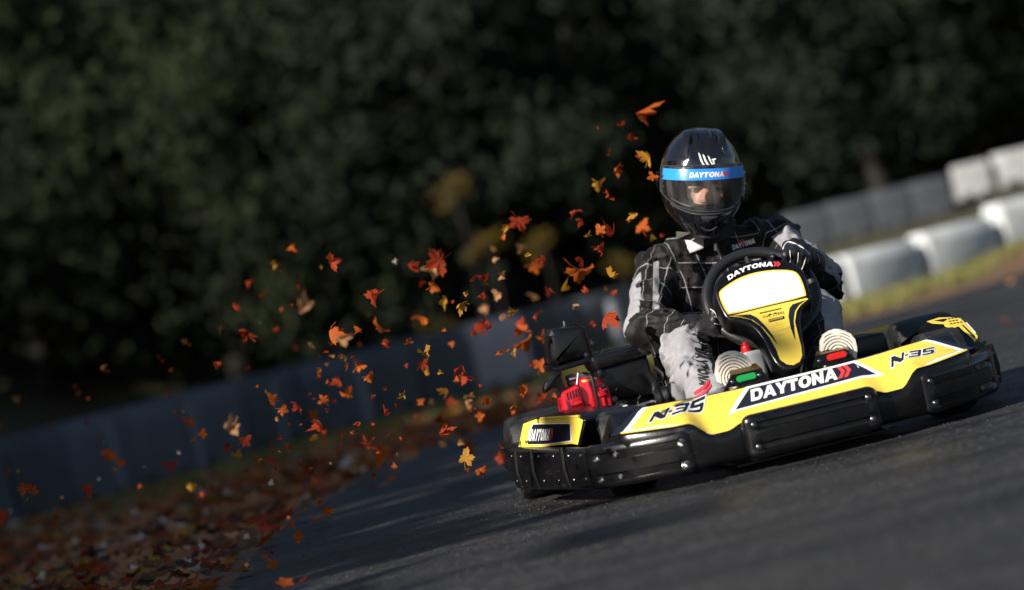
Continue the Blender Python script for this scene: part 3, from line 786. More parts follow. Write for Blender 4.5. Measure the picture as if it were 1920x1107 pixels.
# ---- wheels
def wheel(x, y, r, w, steer=0):
    o = empty('wheel', (x, y, r+GZ), kart); o.rotation_euler.z = steer
    bm = bmesh.new(); h = w/2
    b_lathe(bm, [(r*.52,-h*.86),(r*.60,-h*.96),(r*.80,-h),(r*.93,-h*.94),(r*.985,-h*.78),(r,-h*.5),(r*1.004,0),(r,h*.5),(r*.985,h*.78),(r*.93,h*.94),(r*.80,h),(r*.60,h*.96),(r*.52,h*.86)], axis=(1, 0, 0), n=48, caps=False)
    bmobj('tyre', bm, M['tyre'], o)
    bm = bmesh.new(); b_lathe(bm, [(.02,-h*.5),(r*.3,-h*.5),(r*.45,-h*.8),(r*.53,-h*.88),(r*.53,h*.88),(r*.45,h*.8),(r*.3,h*.5),(.02,h*.5)], axis=(1, 0, 0), n=28)
    bmobj('rim', bm, M['darksteel'], o)
wheel(X0-.455, .40, .114, .13, R(-4)); wheel(X0+.455, .40, .116, .13, R(-4)); wheel(X0-.585, 1.08, .124, .19); wheel(X0+.60, 1.08, .127, .19)

# ---- chassis
bm = bmesh.new()
for s in (-1, 1):
    b_tube(bm, [(X0+s*.18, .06, .075), (X0+s*.20, .4, .06), (X0+s*.33, .7, .06), (X0+s*.33, 1.25, .08)], .016, 8)
b_tube(bm, [(X0-.40, .40, .125), (X0+.40, .40, .125)], .014, 8); b_tube(bm, [(X0-.52, 1.08, .14), (X0+.52, 1.08, .14)], .02, 10)
b_tube(bm, [(X0-.33, 1.25, .08), (X0+.33, 1.25, .08)], .016, 8); b_tube(bm, [(-.5, .45, .1), (-.6, .8, .1)], .014, 8); b_tube(bm, [(.55, .45, .1), (.62, .8, .1)], .014, 8)
bmobj('chassis_tube', bm, M['chassis'], kart)
bm = bmesh.new(); b_box(bm, (X0, .42, .052), (.44, .60, .008), bev=.002); bmobj('floor_tray', bm, M['blackdull'], kart)
bm = bmesh.new()
b_tube(bm, [(-.60,1.30,.15),(-.4,1.36,.16),(.4,1.36,.16),(.65,1.30,.15)], .02, 10); bmobj('rear_bumper', bm, M['chassis'], kart)
# black box beside the driver's left foot, yellow strip of the rear fender behind it
bm = bmesh.new(); b_prism(bm, [Y(u, v, .50) for u, v in [(1598,672),(1606,634),(1655,622),(1663,628),(1668,664)]], (0, .22, 0)); bmesh.ops.recalc_face_normals(bm, faces=bm.faces[:])
bmesh.ops.bevel(bm, geom=bm.edges[:], offset=.012, segments=3, profile=.5, affect='EDGES'); bmobj('side_box', bm, M['blackdull'], kart)
bm = bmesh.new(); b_prism(bm, [Y(u, v, 1.2) for u, v in [(1600,632),(1612,624),(1665,610),(1668,617),(1640,625)]], (0, .05, -.002)); bmobj('rear_fender', bm, M['yellow'], kart)

# ---- steering panel
oN = Vector((.035, .19, .26)); nN = Vector((0, -.87, .49)).normalized()
def pn(off): return lambda u, v: onplane(u, v, oN, nN) + nN*off
def z4(pts): return [(1300+x*.25295, 440+y*.25295) for x, y in pts]
outer = z4([(152,405),(166,352),(232,282),(330,230),(450,200),(560,190),(660,196),(745,215),(802,255),(832,310),(850,385),(878,445),(872,490),(832,520),(803,560),(792,620),(800,700),(818,800),(830,890),(815,955),(770,992),(700,1005),(640,985),(588,930),(548,850),(505,765),(455,700),(400,662),(330,645),(262,632),(228,600),(190,525),(160,455)])
outer = [tuple(p) for p in smooth_loop([Vector((1438+(a-1438)*1.005, 590+(b-590)*(1.035 if b < 560 else 1.0))) for a, b in outer], 1)]
bm = bmesh.new(); f = bm.faces.new([bm.verts.new(pn(0)(*p)) for p in outer])
r = bmesh.ops.extrude_face_region(bm, geom=[f]); vsn = [v for v in r['geom'] if isinstance(v, bmesh.types.BMVert)]
cN = pn(0)(1440, 600)
for v in vsn: v.co = cN + (v.co-cN)*1.02 - nN*.05 + Vector((0, 0, -.012))
bmesh.ops.recalc_face_normals(bm, faces=bm.faces[:])
front = [e for e in bm.edges if all(abs((v.co-oN).dot(nN)) < 1e-4 for v in e.verts) and len(e.link_faces) == 2]
bmesh.ops.bevel(bm, geom=front, offset=.010, segments=4, profile=.5, affect='EDGES')
panel = bmobj('steering_panel', bm, M['black'], kart, angle=60)
ins = lambda pl, k: [tuple(Vector((sum(p[0] for p in pl)/len(pl), sum(p[1] for p in pl)/len(pl))).lerp(Vector(p), k)) for p in pl]
yl = z4([(188,442),(196,418),(256,372),(340,322),(440,286),(560,266),(680,262),(755,274),(788,308),(815,370),(834,436),(834,462),(265,602),(240,572),(206,505)])
pxprint('plate_border', [tuple(p) for p in smooth_loop([Vector(p) for p in yl], 1)], pn(.0012), M['yellow'], panel)
wl_ = z4([(201,446),(210,424),(264,383),(345,335),(442,299),(560,279),(678,275),(746,286),(776,316),(802,375),(822,440),(820,456),(274,590),(252,566),(218,502)])
pxprint('number_plate', [tuple(p) for p in smooth_loop([Vector(p) for p in wl_], 1)], pn(.0022), M['plate'], panel)
ys = z4([(262,608),(500,548),(840,472),(851,480),(792,528),(764,572),(753,650),(776,740),(800,830),(807,900),(788,945),(740,970),(692,964),(642,930),(612,850),(562,762),(502,684),(430,634),(350,615)])
pxprint('yellow_sticker', ys, pn(.0012), M['yellow'], panel)
pxprint('sticker_flash', z4([(275,606),(420,594),(470,618),(535,682),(588,750),(628,822),(582,768),(512,690),(440,636),(350,612)]), pn(.0020), M['navy'], panel)
pxprint('sticker_flash', z4([(735,520),(838,486),(782,526),(752,572),(742,640),(756,790),(722,700),(704,610),(712,548)]), pn(.0020), M['navy'], panel)
bm = bmesh.new(); b_tube(bm, [pn(.003)(*p) for p in z4([(268,604),(500,546),(836,466)])], .0012, 5); bmobj('plate_edge', bm, M['navy'], panel)
# small print under the plate
print_mesh('small_print', strokes([((1424.5+k*3.4, 588.5-k*.78), (1427+k*3.4, 587.9-k*.78)) for k in range(12)], 2.4), pn(.0022), M['navy'], panel, cut=0)
print_mesh('small_print', strokes([((1441+k*10, 591-k*2.2), (1446+k*10, 589.9-k*2.2)) for k in range(2)], 2.2), pn(.0022), M['navy'], panel, cut=0)
def stext(word, p0, p1, q0, fn, m_, parent, name='small_print'):
    cu = bpy.data.curves.new('t', 'FONT'); cu.body = word; cu.resolution_u = 2
    ob = bpy.data.objects.new('t', cu); COL.objects.link(ob); bpy.context.view_layer.update()
    me = bpy.data.meshes.new_from_object(ob.evaluated_get(bpy.context.evaluated_depsgraph_get())); bpy.data.objects.remove(ob)
    xs_ = [v.co.x for v in me.vertices]; w0, w1 = min(xs_), max(xs_); hh = max(v.co.y for v in me.vertices)
    p0, p1, q0 = Vector(p0), Vector(p1), Vector(q0)
    for v in me.vertices: v.co = Vector(fn(*(p0 + (p1-p0)*((v.co.x-w0)/(w1-w0)) + (q0-p0)*(v.co.y/hh))))
    me.name = name; return link(name, me, m_, parent)
stext('TW STEEL', (1430,598.5), (1472,588), (1429.5,594), pn(.0022), M['navy'], panel)
print_mesh('small_print', [(z4(p), []) for p in ([(556,632),(672,606),(675,628),(560,654)],)], pn(.0022), M['navy'], panel, cut=0)
print_mesh('small_print', strokes([((1442.5+k*3.3, 602.2-k*.75), (1444+k*3.3, 601.9-k*.75)) for k in range(8)], 2.6), pn(.0030), M['yellow'], panel, cut=0)
# DAYTONA arched over the plate
A = [Vector(p) for p in z4([(262,343),(330,300),(400,268),(480,247),(560,238),(650,238)])]; ac = catmull([Vector((p.x, p.y, 0)) for p in A], 10)
AL = [0]
for a, b in zip(ac, ac[1:]): AL.append(AL[-1]+(b-a).length)
def archmap(off, w, h):
    def f(a, b):
        s = a/w*AL[-1]; j = max(k for k in range(len(AL)) if AL[k] <= s+1e-9) if s > 0 else 0; j = min(j, len(ac)-2)
        d = (ac[j+1]-ac[j]).normalized(); p = ac[j] + d*(s-AL[j]); nn = Vector((d.y, -d.x)); 
        return pn(off)(p.x + nn.x*b*h, p.y + nn.y*b*h)
    return f
sh, w = word_daytona(.12); cv, wc = chevrons(w+.02)
print_mesh('lettering', sh, archmap(.0014, wc, 8.4), M['white'], panel, cut=.5)
print_mesh('chevron', cv, archmap(.0015, wc, 8.4), M['redp'], panel, cut=.5)
# ---- steering wheel and column
wc_ = Y(1428, 558, .47); nW = Vector((0, -.84, .54)).normalized()
ex = Vector((1, 0, 0)); ey = nW.cross(ex).normalized(); ey = ey if ey.z > 0 else -ey
def wpt(r, a): return wc_ + ex*r*math.cos(a) + ey*r*math.sin(a)
swo = empty('steering_wheel', (0, 0, 0), kart)
bm = bmesh.new(); b_tube(bm, [wpt(.150, 2*math.pi*k/64) for k in range(64)], .0155, 14, closed=True); bmobj('rim', bm, M['rim'], swo)
bm = bmesh.new()
for a in (200, 340, 90): b_tube(bm, [wpt(.02, R(a)), wpt(.143, R(a))], .008, 8)
b_lathe(bm, [(.0, -.02), (.035, -.02), (.035, .006), (.0, .012)], wc_, -nW, 20); bmobj('spoke', bm, M['chassis'], swo)
bm = bmesh.new(); b_tube(bm, [wc_+nW*.02, (X0+.01, .20, .13)], .012, 10); bmobj('steering_column', bm, M['chassis'], kart)
bm = bmesh.new(); b_tube(bm, [pn(-.055)(1474, 680), Vector((.04, .285, .08))], .030, 12); bmobj('panel_support', bm, M['blackdull'], kart)
# ---- pedals
for name, poly, brass, mm, c_, bl in (('throttle_bracket', [(1359,729),(1371,704),(1426,691),(1445,713)], [(1368,707),(1376,690),(1424,681),(1430,692)], M['green'], (1400,708), ((1374,716.5),(1424.5,703.5))),
                                      ('brake_bracket', [(1524,690),(1531,667),(1586,654),(1606,676)], [(1529,670),(1538,659),(1596,647),(1604,656),(1590,656)], M['redr'], (1569.5,667.5), ((1537,677),(1587,663)))):
    bm = bmesh.new(); b_prism(bm, [Y(u, v, .185) for u, v in poly], (0, .012, 0)); bo = bmobj(name, bm, M['black'], kart, angle=30)
    bm = bmesh.new(); b_prism(bm, [Y(u, v, .19) + Vector((0, .0 if i in (0, len(brass)-1) else .05, 0)) for i, (u, v) in enumerate(brass)], (0, .003, -.003)); bmobj('foot_plate', bm, M['brass'], bo)
    q = Y(*c_, .178); bm = bmesh.new()
    lp = [(q.x+math.copysign(.019, math.cos(a))+.0092*math.cos(a), .184, q.z + .0092*math.sin(a)) for a in [2*math.pi*(k+.5)/20 for k in range(20)]]
    b_prism(bm, lp, (0, -.006, 0)); bmesh.ops.recalc_face_normals(bm, faces=bm.faces[:]); bmesh.ops.bevel(bm, geom=bm.edges[:], offset=.0022, segments=2, affect='EDGES'); bmobj('reflector', bm, mm, bo)
    for b in bl: bolt(Y(*b, .183), (0, -1, .1), .0034, bo)
# ---- fuel tank between the legs
bm = bmesh.new(); b_prism(bm, [Y(u, v, .36) for u, v in [(1392,722),(1390,668),(1398,661),(1432,654),(1446,720)]], (0, .14, 0)); bmesh.ops.recalc_face_normals(bm, faces=bm.faces[:])
bmesh.ops.bevel(bm, geom=bm.edges[:], offset=.012, segments=3, profile=.5, affect='EDGES'); ft = bmobj('fuel_tank', bm, M['tank'], kart)
bm = bmesh.new(); b_lathe(bm, [(.0145, 0), (.0145, .022), (.013, .026), (.009, .027), (.009, .038), (.0, .038)], Y(1402, 666, .40), (0, -.1, 1), 18); b_lathe(bm, [(.008, 0), (.010, .004), (.010, .012), (.006, .015), (0, .015)], Y(1396, 640, .42), (0, -.2, 1), 14); bmobj('tank_cap', bm, M['cap'], ft)
bm = bmesh.new(); b_tube(bm, catmull([Y(1410,660,.42), Y(1412,640,.44), Y(1422,640,.44), Y(1428,658,.42)], 6), .004, 8); bmobj('fuel_hose', bm, mat('hose_green', (.02,.10,.06), .4), ft)
# ---- seat
rows = []
for i in range(15):
    t = i/14; yy = .80 + .34*min(1, t/.5) + .10*max(0, t-.5)/.5; zz = .08 + .02*math.sin(t*3) + .42*max(0, t-.45)/.55
    row = []
    for k in range(13):
        a = (k/12-.5)*2; wdt = .21 + .015*math.sin(t*3)
        row.append(Vector((.06 + a*wdt, yy - .10*abs(a)**3*max(0, t-.4), zz + .13*abs(a)**3*(1-t*.8))))
    rows.append(row)
vs, fs = grid_mesh(rows); so = pyobj('seat', vs, fs, M['blackdull'], kart)
md2 = so.modifiers.new('shell', 'SOLIDIFY'); md2.thickness = .008

# ---- engine
eng = empty('engine', (0, 0, 0), kart)
M['engblk'] = mat('engine_black_paint', (.004,.004,.005), .34, coat=.0, var=.3, vscale=30, bump=.05, bscale=120); scuff(M['engblk'], (.12,.12,.12), .66, (8, 8, 8), .8, .6)
def slab(name, poly, y, dy, m_, bev=.006, parent=None, drift=(0, 0), seg=3):
    bm = bmesh.new(); b_prism(bm, [Y(u, v, y) for u, v in poly], (drift[0], dy, drift[1])); bmesh.ops.recalc_face_normals(bm, faces=bm.faces[:])
    if bev: bmesh.ops.bevel(bm, geom=bm.edges[:], offset=bev, segments=seg, profile=.5, affect='EDGES')
    return bmobj(name, bm, m_, parent or eng, angle=22)
ab = slab('air_filter_box', [(1029,628),(1033,620),(1044,615.5),(1090,610),(1099,614),(1112,664),(1114,669),(1041,688),(1035,686)], .90, .13, M['engblk'], .020)
slab('air_filter_base', [(1032,684),(1044,688),(1115,667),(1119,672),(1117,678),(1046,698),(1034,694)], .893, .145, M['engblk'], .006)
bm = bmesh.new(); b_lathe(bm, [(.018, 0), (.018, .006), (.008, .008), (.006, .02), (0, .02)], Y(1061, 615, .95), (0, 0, 1), 14); bmobj('wing_nut', bm, M['blackdull'], eng)
slab('engine_tank', [(1106,675),(1112,668),(1200,645),(1208,647),(1214,662),(1214,668),(1122,697),(1116,694)], .86, .17, M['engblk'], .012)
slab('engine_tank_skirt', [(1118,699),(1124,692),(1210,667),(1216,672),(1226,728),(1222,742),(1140,752),(1128,735)], .872, .15, M['engblk'], .010)
slab('engine_block', [(1128,735),(1220,715),(1262,706),(1282,726),(1286,760),(1170,790),(1120,786)], .96, .2, M['darksteel'], .008)
def grow(pl, k=1.07):
    cx, cy = sum(p[0] for p in pl)/len(pl), sum(p[1] for p in pl)/len(pl); return [(cx+(a-cx)*k, cy+(b-cy)*k-1.5) for a, b in pl]
red = slab('starter_cover', grow([(1053,744),(1058,738),(1082,726),(1086,729),(1100,783),(1097,790),(1064,796),(1060,790)]), .82, .10, M['engred'], .010)
slab('red_shroud', grow([(1083,727),(1086,714),(1118,709),(1136,722),(1143,733),(1153,778),(1150,792),(1100,794)]), .835, .14, M['engred'], .012)
slab('shroud_rib', [(1098,716),(1106,714),(1126,786),(1116,788)], .826, .02, M['engred'], .006)
slab('shroud_boss', [(1116,733),(1130,722),(1140,727),(1141,742),(1124,747)], .824, .03, M['engred'], .008)
bm = bmesh.new()
for k in range(5):
    u = 1062+k*5.2; v = 737.5-k*1.9; b_prism(bm, [Y(a, b, .8195) for a, b in [(u,v),(u+2.6,v-.9),(u+5.4,v+13),(u+2.8,v+14)]], (0, .004, 0))
for k in range(5):
    u = 1070+k*5.0; v = 772-k*.9; b_prism(bm, [Y(a, b, .8195) for a, b in [(u,v),(u+2.6,v-.5),(u+5,v+13.5),(u+2.6,v+14)]], (0, .004, 0))
bmobj('cooling_slot', bm, M['slot'], red)
slab('badge_relief', [(1069,760),(1080,754),(1091,751),(1093,757),(1082,762)], .814, .02, M['engred'], .004, red)
slab('shroud_label', [(1090,713.5),(1118,707.5),(1121,711),(1093,718)], .833, .012, M['brasslabel'], .001)
slab('starter_handle', [(1018.5,733),(1024,716),(1036,702),(1050,696.5),(1057,699),(1051,706),(1057,718),(1064,734),(1056,742),(1049,729),(1041,727),(1030,733),(1024,738)], .85, .045, M['engblk'], .008)
for k in range(3): slab('shroud_rib', [(1103+k*11, 722-k*1+k*3), (1106+k*11, 721-k*1+k*3), (1120+k*11, 782), (1117+k*11, 783)], .829, .012, M['engred'], .002)
slab('fuel_cock', [(1062,706),(1076,700),(1084,722),(1070,730)], .88, .03, M['darksteel'], .004)
slab('carburettor', [(1080,704),(1096,698),(1102,711),(1086,716)], .865, .03, M['steel'], .004)
slab('carb_bowl', [(1064,716),(1078,712),(1082,724),(1068,727)], .87, .03, M['darksteel'], .005)
slab('spark_cap', [(1120,696),(1128,692),(1133,706),(1125,710)], .85, .025, M['blackdull'], .004)
slab('clutch_guard', [(1158,758),(1176,752),(1192,760),(1198,778),(1160,786)], .845, .04, M['blackdull'], .008)
bm = bmesh.new(); b_tube(bm, [Y(1068,712,.86), Y(1090,706,.85), Y(1106,708,.85)], .0035, 8); b_tube(bm, [Y(1082,722,.835), Y(1084,700,.845)], .003, 8); b_tube(bm, [Y(1190,764,.83), Y(1222,754,.84), Y(1240,756,.85)], .007, 8); b_tube(bm, [Y(1196,776,.83), Y(1214,766,.83)], .009, 10)
b_tube(bm, [Y(1228,690,.86), Y(1240,700,.86), Y(1244,716,.87)], .006, 8); bmobj('throttle_rod', bm, M['steel'], eng)
bm = bmesh.new()
for (u, v, y, r_) in ((1131,725,.81,.006),(1049,740,.84,.006),(1099,666,.88,.005),(1130,660,.9,.006),(1152,749,.85,.007),(1137,734,.82,.004),(1136,788,.82,.006)): b_lathe(bm, [(r_*1.4,-.004),(r_*1.4,.003),(r_,.003),(r_,.01),(0,.011)], Y(u, v, y), (0, -1, .1), 12)
bmobj('engine_bolt', bm, M['darksteel'], eng)
bm = bmesh.new()
b_tube(bm, catmull([Y(1094,700,.83), Y(1109,706,.80), Y(1118,740,.79), Y(1127,775,.79), Y(1136,795,.80)], 8), .0045, 8)
b_tube(bm, catmull([Y(1153,780,.82), Y(1156,760,.81), Y(1168,754,.81), Y(1182,762,.82), Y(1186,776,.83)], 8), .0042, 8)
b_tube(bm, catmull([Y(1215,700,.84), Y(1226,718,.84), Y(1228,738,.84)], 6), .010, 10)
bmobj('cable', bm, M['blackdull'], eng)
bm = bmesh.new()
for k in range(6): b_box(bm, Y(1236+k*7, 738-k*2+6, .90+.004*k), (.006, .12, .085), rot=Matrix.Rotation(R(-6), 3, 'Y'), bev=.001, seg=1)
bmobj('cooling_fin', bm, M['darksteel'], eng)
bm = bmesh.new(); rr_ = random.Random(5)
for k in range(16):
    u = rr_.uniform(1150, 1285); v = 770-(u-1075)*.16+rr_.uniform(-26, 10)
    if u < 1150 and v > 716: v = 708+rr_.uniform(-8, 5)
    p = Y(u, v, .845+rr_.uniform(0, .03)); L = rr_.uniform(.006, .02)
    dr = Vector((rr_.uniform(-1, 1), rr_.uniform(-.3, .3), rr_.uniform(-1, 1))).normalized()*L
    b_tube(bm, [p-dr, p+dr], rr_.uniform(.002, .005), 7)
bmobj('linkage', bm, M['darksteel'], eng)
bm = bmesh.new()
for k in range(4): b_lathe(bm, [(.03, 0), (.034, .004), (.034, .016), (.03, .02)], Y(1230+k*14, 752-k*5, .84)+Vector((0, 0, 0)), (1, -.2, .1), 18)
b_lathe(bm, [(.022, 0), (.022, .09), (.016, .1), (0, .1)], Y(1250, 722, .87), (1, -.1, .02), 16)
bmobj('exhaust_pipe', bm, M['darksteel'], eng)
bm = bmesh.new(); b_lathe(bm, [(.0,-.004),(.016,-.004),(.018,0),(.016,.008),(.012,.009),(.0,.009)], Y(1169, 769, .82), (0, -1, .2), 20); bmobj('engine_dial', bm, M['tank'], eng)

# ================================================================ the driver
class Field:
    def __init__(s, lo, hi, h, k):
        s.lo = np.array(lo, float); s.h = h; s.k = k
        s.n = np.ceil((np.array(hi)-s.lo)/h).astype(int)+1
        s.acc = np.full(s.n, 1e-30)
    def win(s, lo, hi):
        a = np.maximum(0, np.floor((np.array(lo)-s.lo)/s.h).astype(int)); b = np.minimum(s.n, np.ceil((np.array(hi)-s.lo)/s.h).astype(int)+1)
        if (b <= a).any(): return None
        g = np.meshgrid(*[s.lo[i]+s.h*np.arange(a[i], b[i]) for i in range(3)], indexing='ij')
        return tuple(slice(a[i], b[i]) for i in range(3)), g
    def cap(s, a, b, ra, rb):
        a, b = np.array(a, float), np.array(b, float); m = max(ra, rb)+s.k*6
        w = s.win(np.minimum(a, b)-m, np.maximum(a, b)+m)
        if w is None: return
        sl, (X, Yy, Z) = w; ab = b-a; L2 = max(ab.dot(ab), 1e-12)
        t = np.clip(((X-a[0])*ab[0]+(Yy-a[1])*ab[1]+(Z-a[2])*ab[2])/L2, 0, 1)
        d = np.sqrt((X-a[0]-t*ab[0])**2+(Yy-a[1]-t*ab[1])**2+(Z-a[2]-t*ab[2])**2) - (ra+(rb-ra)*t)
        s.acc[sl] += np.exp(np.clip(-d/s.k, -60, 60))
    def ell(s, c, axes, rad):
        c = np.array(c, float); m = max(rad)+s.k*6; w = s.win(c-m, c+m)
        if w is None: return
        sl, (X, Yy, Z) = w; q = 0
        for ax, r in zip(axes, rad): q = q + (((X-c[0])*ax[0]+(Yy-c[1])*ax[1]+(Z-c[2])*ax[2])/r)**2
        d = (np.sqrt(q)-1)*min(rad); s.acc[sl] += np.exp(np.clip(-d/s.k, -60, 60))
    def dist(s): return -s.k*np.log(s.acc)
def wrinkle(g, amp, seed, wl=(.05, .11), nw=6):
    r = np.random.RandomState(seed); out = np.zeros_like(g[0])
    X, Yy, Z = g
    wx = .03*np.sin(9*Z+3*X)+.02*np.sin(14*Yy+5*Z)
    for i in range(nw):
        d = r.normal(size=3); d /= np.linalg.norm(d); k = 2*np.pi/r.uniform(*wl)
        out += np.abs(np.sin((d[0]*(X+wx)+d[1]*Yy+d[2]*(Z+wx))*k*.5 + r.uniform(0, 6)))
    return amp*(out/nw-.64)*2.4
def nets(D, lo, h):
    S = D < 0; n = D.shape
    corner = [(i, j, k) for i in (0, 1) for j in (0, 1) for k in (0, 1)]
    sub = lambda A, c: A[c[0]:n[0]-1+c[0], c[1]:n[1]-1+c[1], c[2]:n[2]-1+c[2]]
    cnt = sum(sub(S, c).astype(np.int8) for c in corner); act = (cnt > 0) & (cnt < 8)
    idx = np.full(act.shape, -1); idx[act] = np.arange(act.sum())
    I = np.argwhere(act); acc = np.zeros((len(I), 3)); num = np.zeros(len(I))
    for a in range(8):
        for b in range(a+1, 8):
            ca, cb = corner[a], corner[b]
            if sum(abs(ca[i]-cb[i]) for i in range(3)) != 1: continue
            da = D[I[:,0]+ca[0], I[:,1]+ca[1], I[:,2]+ca[2]]; db = D[I[:,0]+cb[0], I[:,1]+cb[1], I[:,2]+cb[2]]
            cr = (da < 0) != (db < 0); t = np.where(cr, da/np.where(cr, da-db, 1), 0)
            acc += np.where(cr[:, None], np.array(ca)+t[:, None]*(np.array(cb)-np.array(ca)), 0); num += cr
    V = np.array(lo) + h*(I + acc/num[:, None]); F = []
    for ax in range(3):
        b, c = (ax+1) % 3, (ax+2) % 3
        sl0 = [slice(1, n[i]-1) for i in range(3)]; sl1 = list(sl0); sl0[ax] = slice(0, n[ax]-1); sl1[ax] = slice(1, n[ax])
        s0, s1 = S[tuple(sl0)], S[tuple(sl1)]; e = np.argwhere(s0 != s1); inside = s0[tuple(e.T)]
        off = np.zeros(3, int); off[b] = 1; off[c] = 1; base = e + off
        q = []
        for db, dc in ((0, 0), (-1, 0), (-1, -1), (0, -1)):
            p = base.copy(); p[:, b] += db; p[:, c] += dc; q.append(idx[p[:,0], p[:,1], p[:,2]])
        q = np.stack(q, 1); q[~inside] = q[~inside][:, ::-1]
        F.append(q)
    F = np.concatenate(F); F = F[(F >= 0).all(1)]
    return V, F
def nobj(name, V, F, m, parent):
    me = bpy.data.meshes.new(name); me.vertices.add(len(V)); me.vertices.foreach_set('co', np.asarray(V, np.float32).ravel())
    me.loops.add(len(F)*4); me.loops.foreach_set('vertex_index', F.astype(np.int32).ravel())
    me.polygons.add(len(F)); me.polygons.foreach_set('loop_start', np.arange(0, len(F)*4, 4, dtype=np.int32))
    me.update(); me.validate(); shade(me, 180)
    return link(name, me, m, parent)
def smoothV(V, F, it=2):
    e = np.concatenate([F[:, [0, 1]], F[:, [1, 2]], F[:, [2, 3]], F[:, [3, 0]]])
    deg = np.bincount(e.ravel(), minlength=len(V)).astype(float)
    for _ in range(it):
        s = np.zeros_like(V)
        for k in range(3):
            s[:, k] = np.bincount(e[:, 0], V[e[:, 1], k], len(V)) + np.bincount(e[:, 1], V[e[:, 0], k], len(V))
        V = V*.45 + .55*s/deg[:, None]
    return V

RS, RE, RW = Y(1236,506,1.0), Y(1211,618,.83), Y(1332,622,.62)
LS, LE, LW = Y(1452,446,1.0), Y(1540,531,.74), Y(1507,486,.58)
NK = Y(1330,452,1.0)
RH, RK, RA = Vector((-.06,1.0,.17)), Y(1284,662,.56), Y(1333,742,.27)
LH, LK, LA = Vector((.17,1.0,.17)), Y(1530,590,.58), Y(1553,682,.28)
PV = Vector((.055,1.05,.18)); CHL, CHR = Y(1288,548,1.03), Y(1392,530,1.03); WSL, WSR = Y(1300,628,1.04), Y(1400,610,1.04)
BONES = [  # a, b, ra, rb, tag
 (RS, RE, .066, .056, 'ru'), (RE, RW, .057, .043, 'rf'), (LS, LE, .066, .058, 'lu'), (LE, LW, .058, .044, 'lf'),
 (RH, RK, .088, .060, 'rt'), (RK, RA+(RA-RK).normalized()*.07, .060, .048, 'rs'), (LH, LK, .092, .064, 'lt'), (LK, LA+(LA-LK).normalized()*.07, .064, .048, 'ls'),
 (CHL, RS+Vector((.035,.01,-.01)), .105, .060, 'to'), (CHR, LS+Vector((-.03,.01,-.01)), .108, .060, 'to'), (CHL, WSL, .115, .115, 'to'), (CHR, WSR, .115, .115, 'to'),
 (WSL, RH, .115, .11, 'to'), (WSR, LH, .115, .11, 'to'), (CHL, CHR, .11, .11, 'to'), (RS, NK, .055, .052, 'to'), (LS, NK, .055, .052, 'to'), (NK, NK+Vector((.004,-.01,.03)), .062, .060, 'to')]
HC = Y(1314.5, 337, .93)
cF, cR, cU = Vector(CF), Vector(CR), Vector(CU)
a_ = R(2.5); hu = cU*math.cos(a_) - cR*math.sin(a_); hr = cR*math.cos(a_) + cU*math.sin(a_); hf = -cF
a_ = R(5); hf, hr = hf*math.cos(a_) + hr*math.sin(a_), hr*math.cos(a_) - hf*math.sin(a_)
a_ = R(7); hf, hu = hf*math.cos(a_) - hu*math.sin(a_), hu*math.cos(a_) + hf*math.sin(a_)
def HL(r, u, f): return HC + hr*r + hu*u + hf*f

# ---- fingers
def hand(wr, kn, tips, mids, thumb, r=.0105):
    """chains of capsules; kn: 4 knuckles, mids/tips the bends"""
    out = []
    palm = sum((Vector(k) for k in kn), Vector())/4
    for k in kn: out.append((wr, Vector(k), .022, r*1.25))
    for k, m_, t in zip(kn, mids, tips): out += [(Vector(k), Vector(m_), r*1.12, r*1.05), (Vector(m_), Vector(t), r*1.03, r*.9)]
    out += [(wr.lerp(palm, .35), Vector(thumb[0]), .018, r*1.2), (Vector(thumb[0]), Vector(thumb[1]), r*1.2, r*1.05), (Vector(thumb[1]), Vector(thumb[2]), r*1.05, r*.9)]
    return out
lh_kn = [Y(1476,461,.505), Y(1489,456,.510), Y(1502,459,.515), Y(1514,468,.522)]
lh_mid = [Y(1474,478,.425), Y(1488,474,.427), Y(1502,478,.432), Y(1514,487,.442)]
lh_tip = [Y(1472,504,.445), Y(1485,506,.445), Y(1499,508,.450), Y(1512,509,.460)]
LHAND = hand(LW, lh_kn, lh_tip, lh_mid, [Y(1472,488,.54), Y(1458,490,.52), Y(1450,482,.49)])
rh_kn = [Y(1331,584,.50), Y(1327,597,.505), Y(1326,610,.51), Y(1329,622,.52)]
rh_mid = [Y(1340,588,.415), Y(1338,601,.418), Y(1339,614,.423), Y(1343,625,.432)]
rh_tip = [Y(1356,592,.435), Y(1356,604,.437), Y(1357,616,.44), Y(1359,627,.45)]
RHAND = hand(RW, rh_kn, rh_tip, rh_mid, [Y(1344,592,.56), Y(1352,582,.53), Y(1352,572,.50)])

skin = mat('skin', (.47,.25,.175), .5, var=.06, vscale=40, bump=.08, bscale=300); skin.node_tree.nodes['Principled BSDF'].inputs['Subsurface Weight'].default_value = .15
skin.node_tree.nodes['Principled BSDF'].inputs['Subsurface Radius'].default_value = (.01, .004, .002)
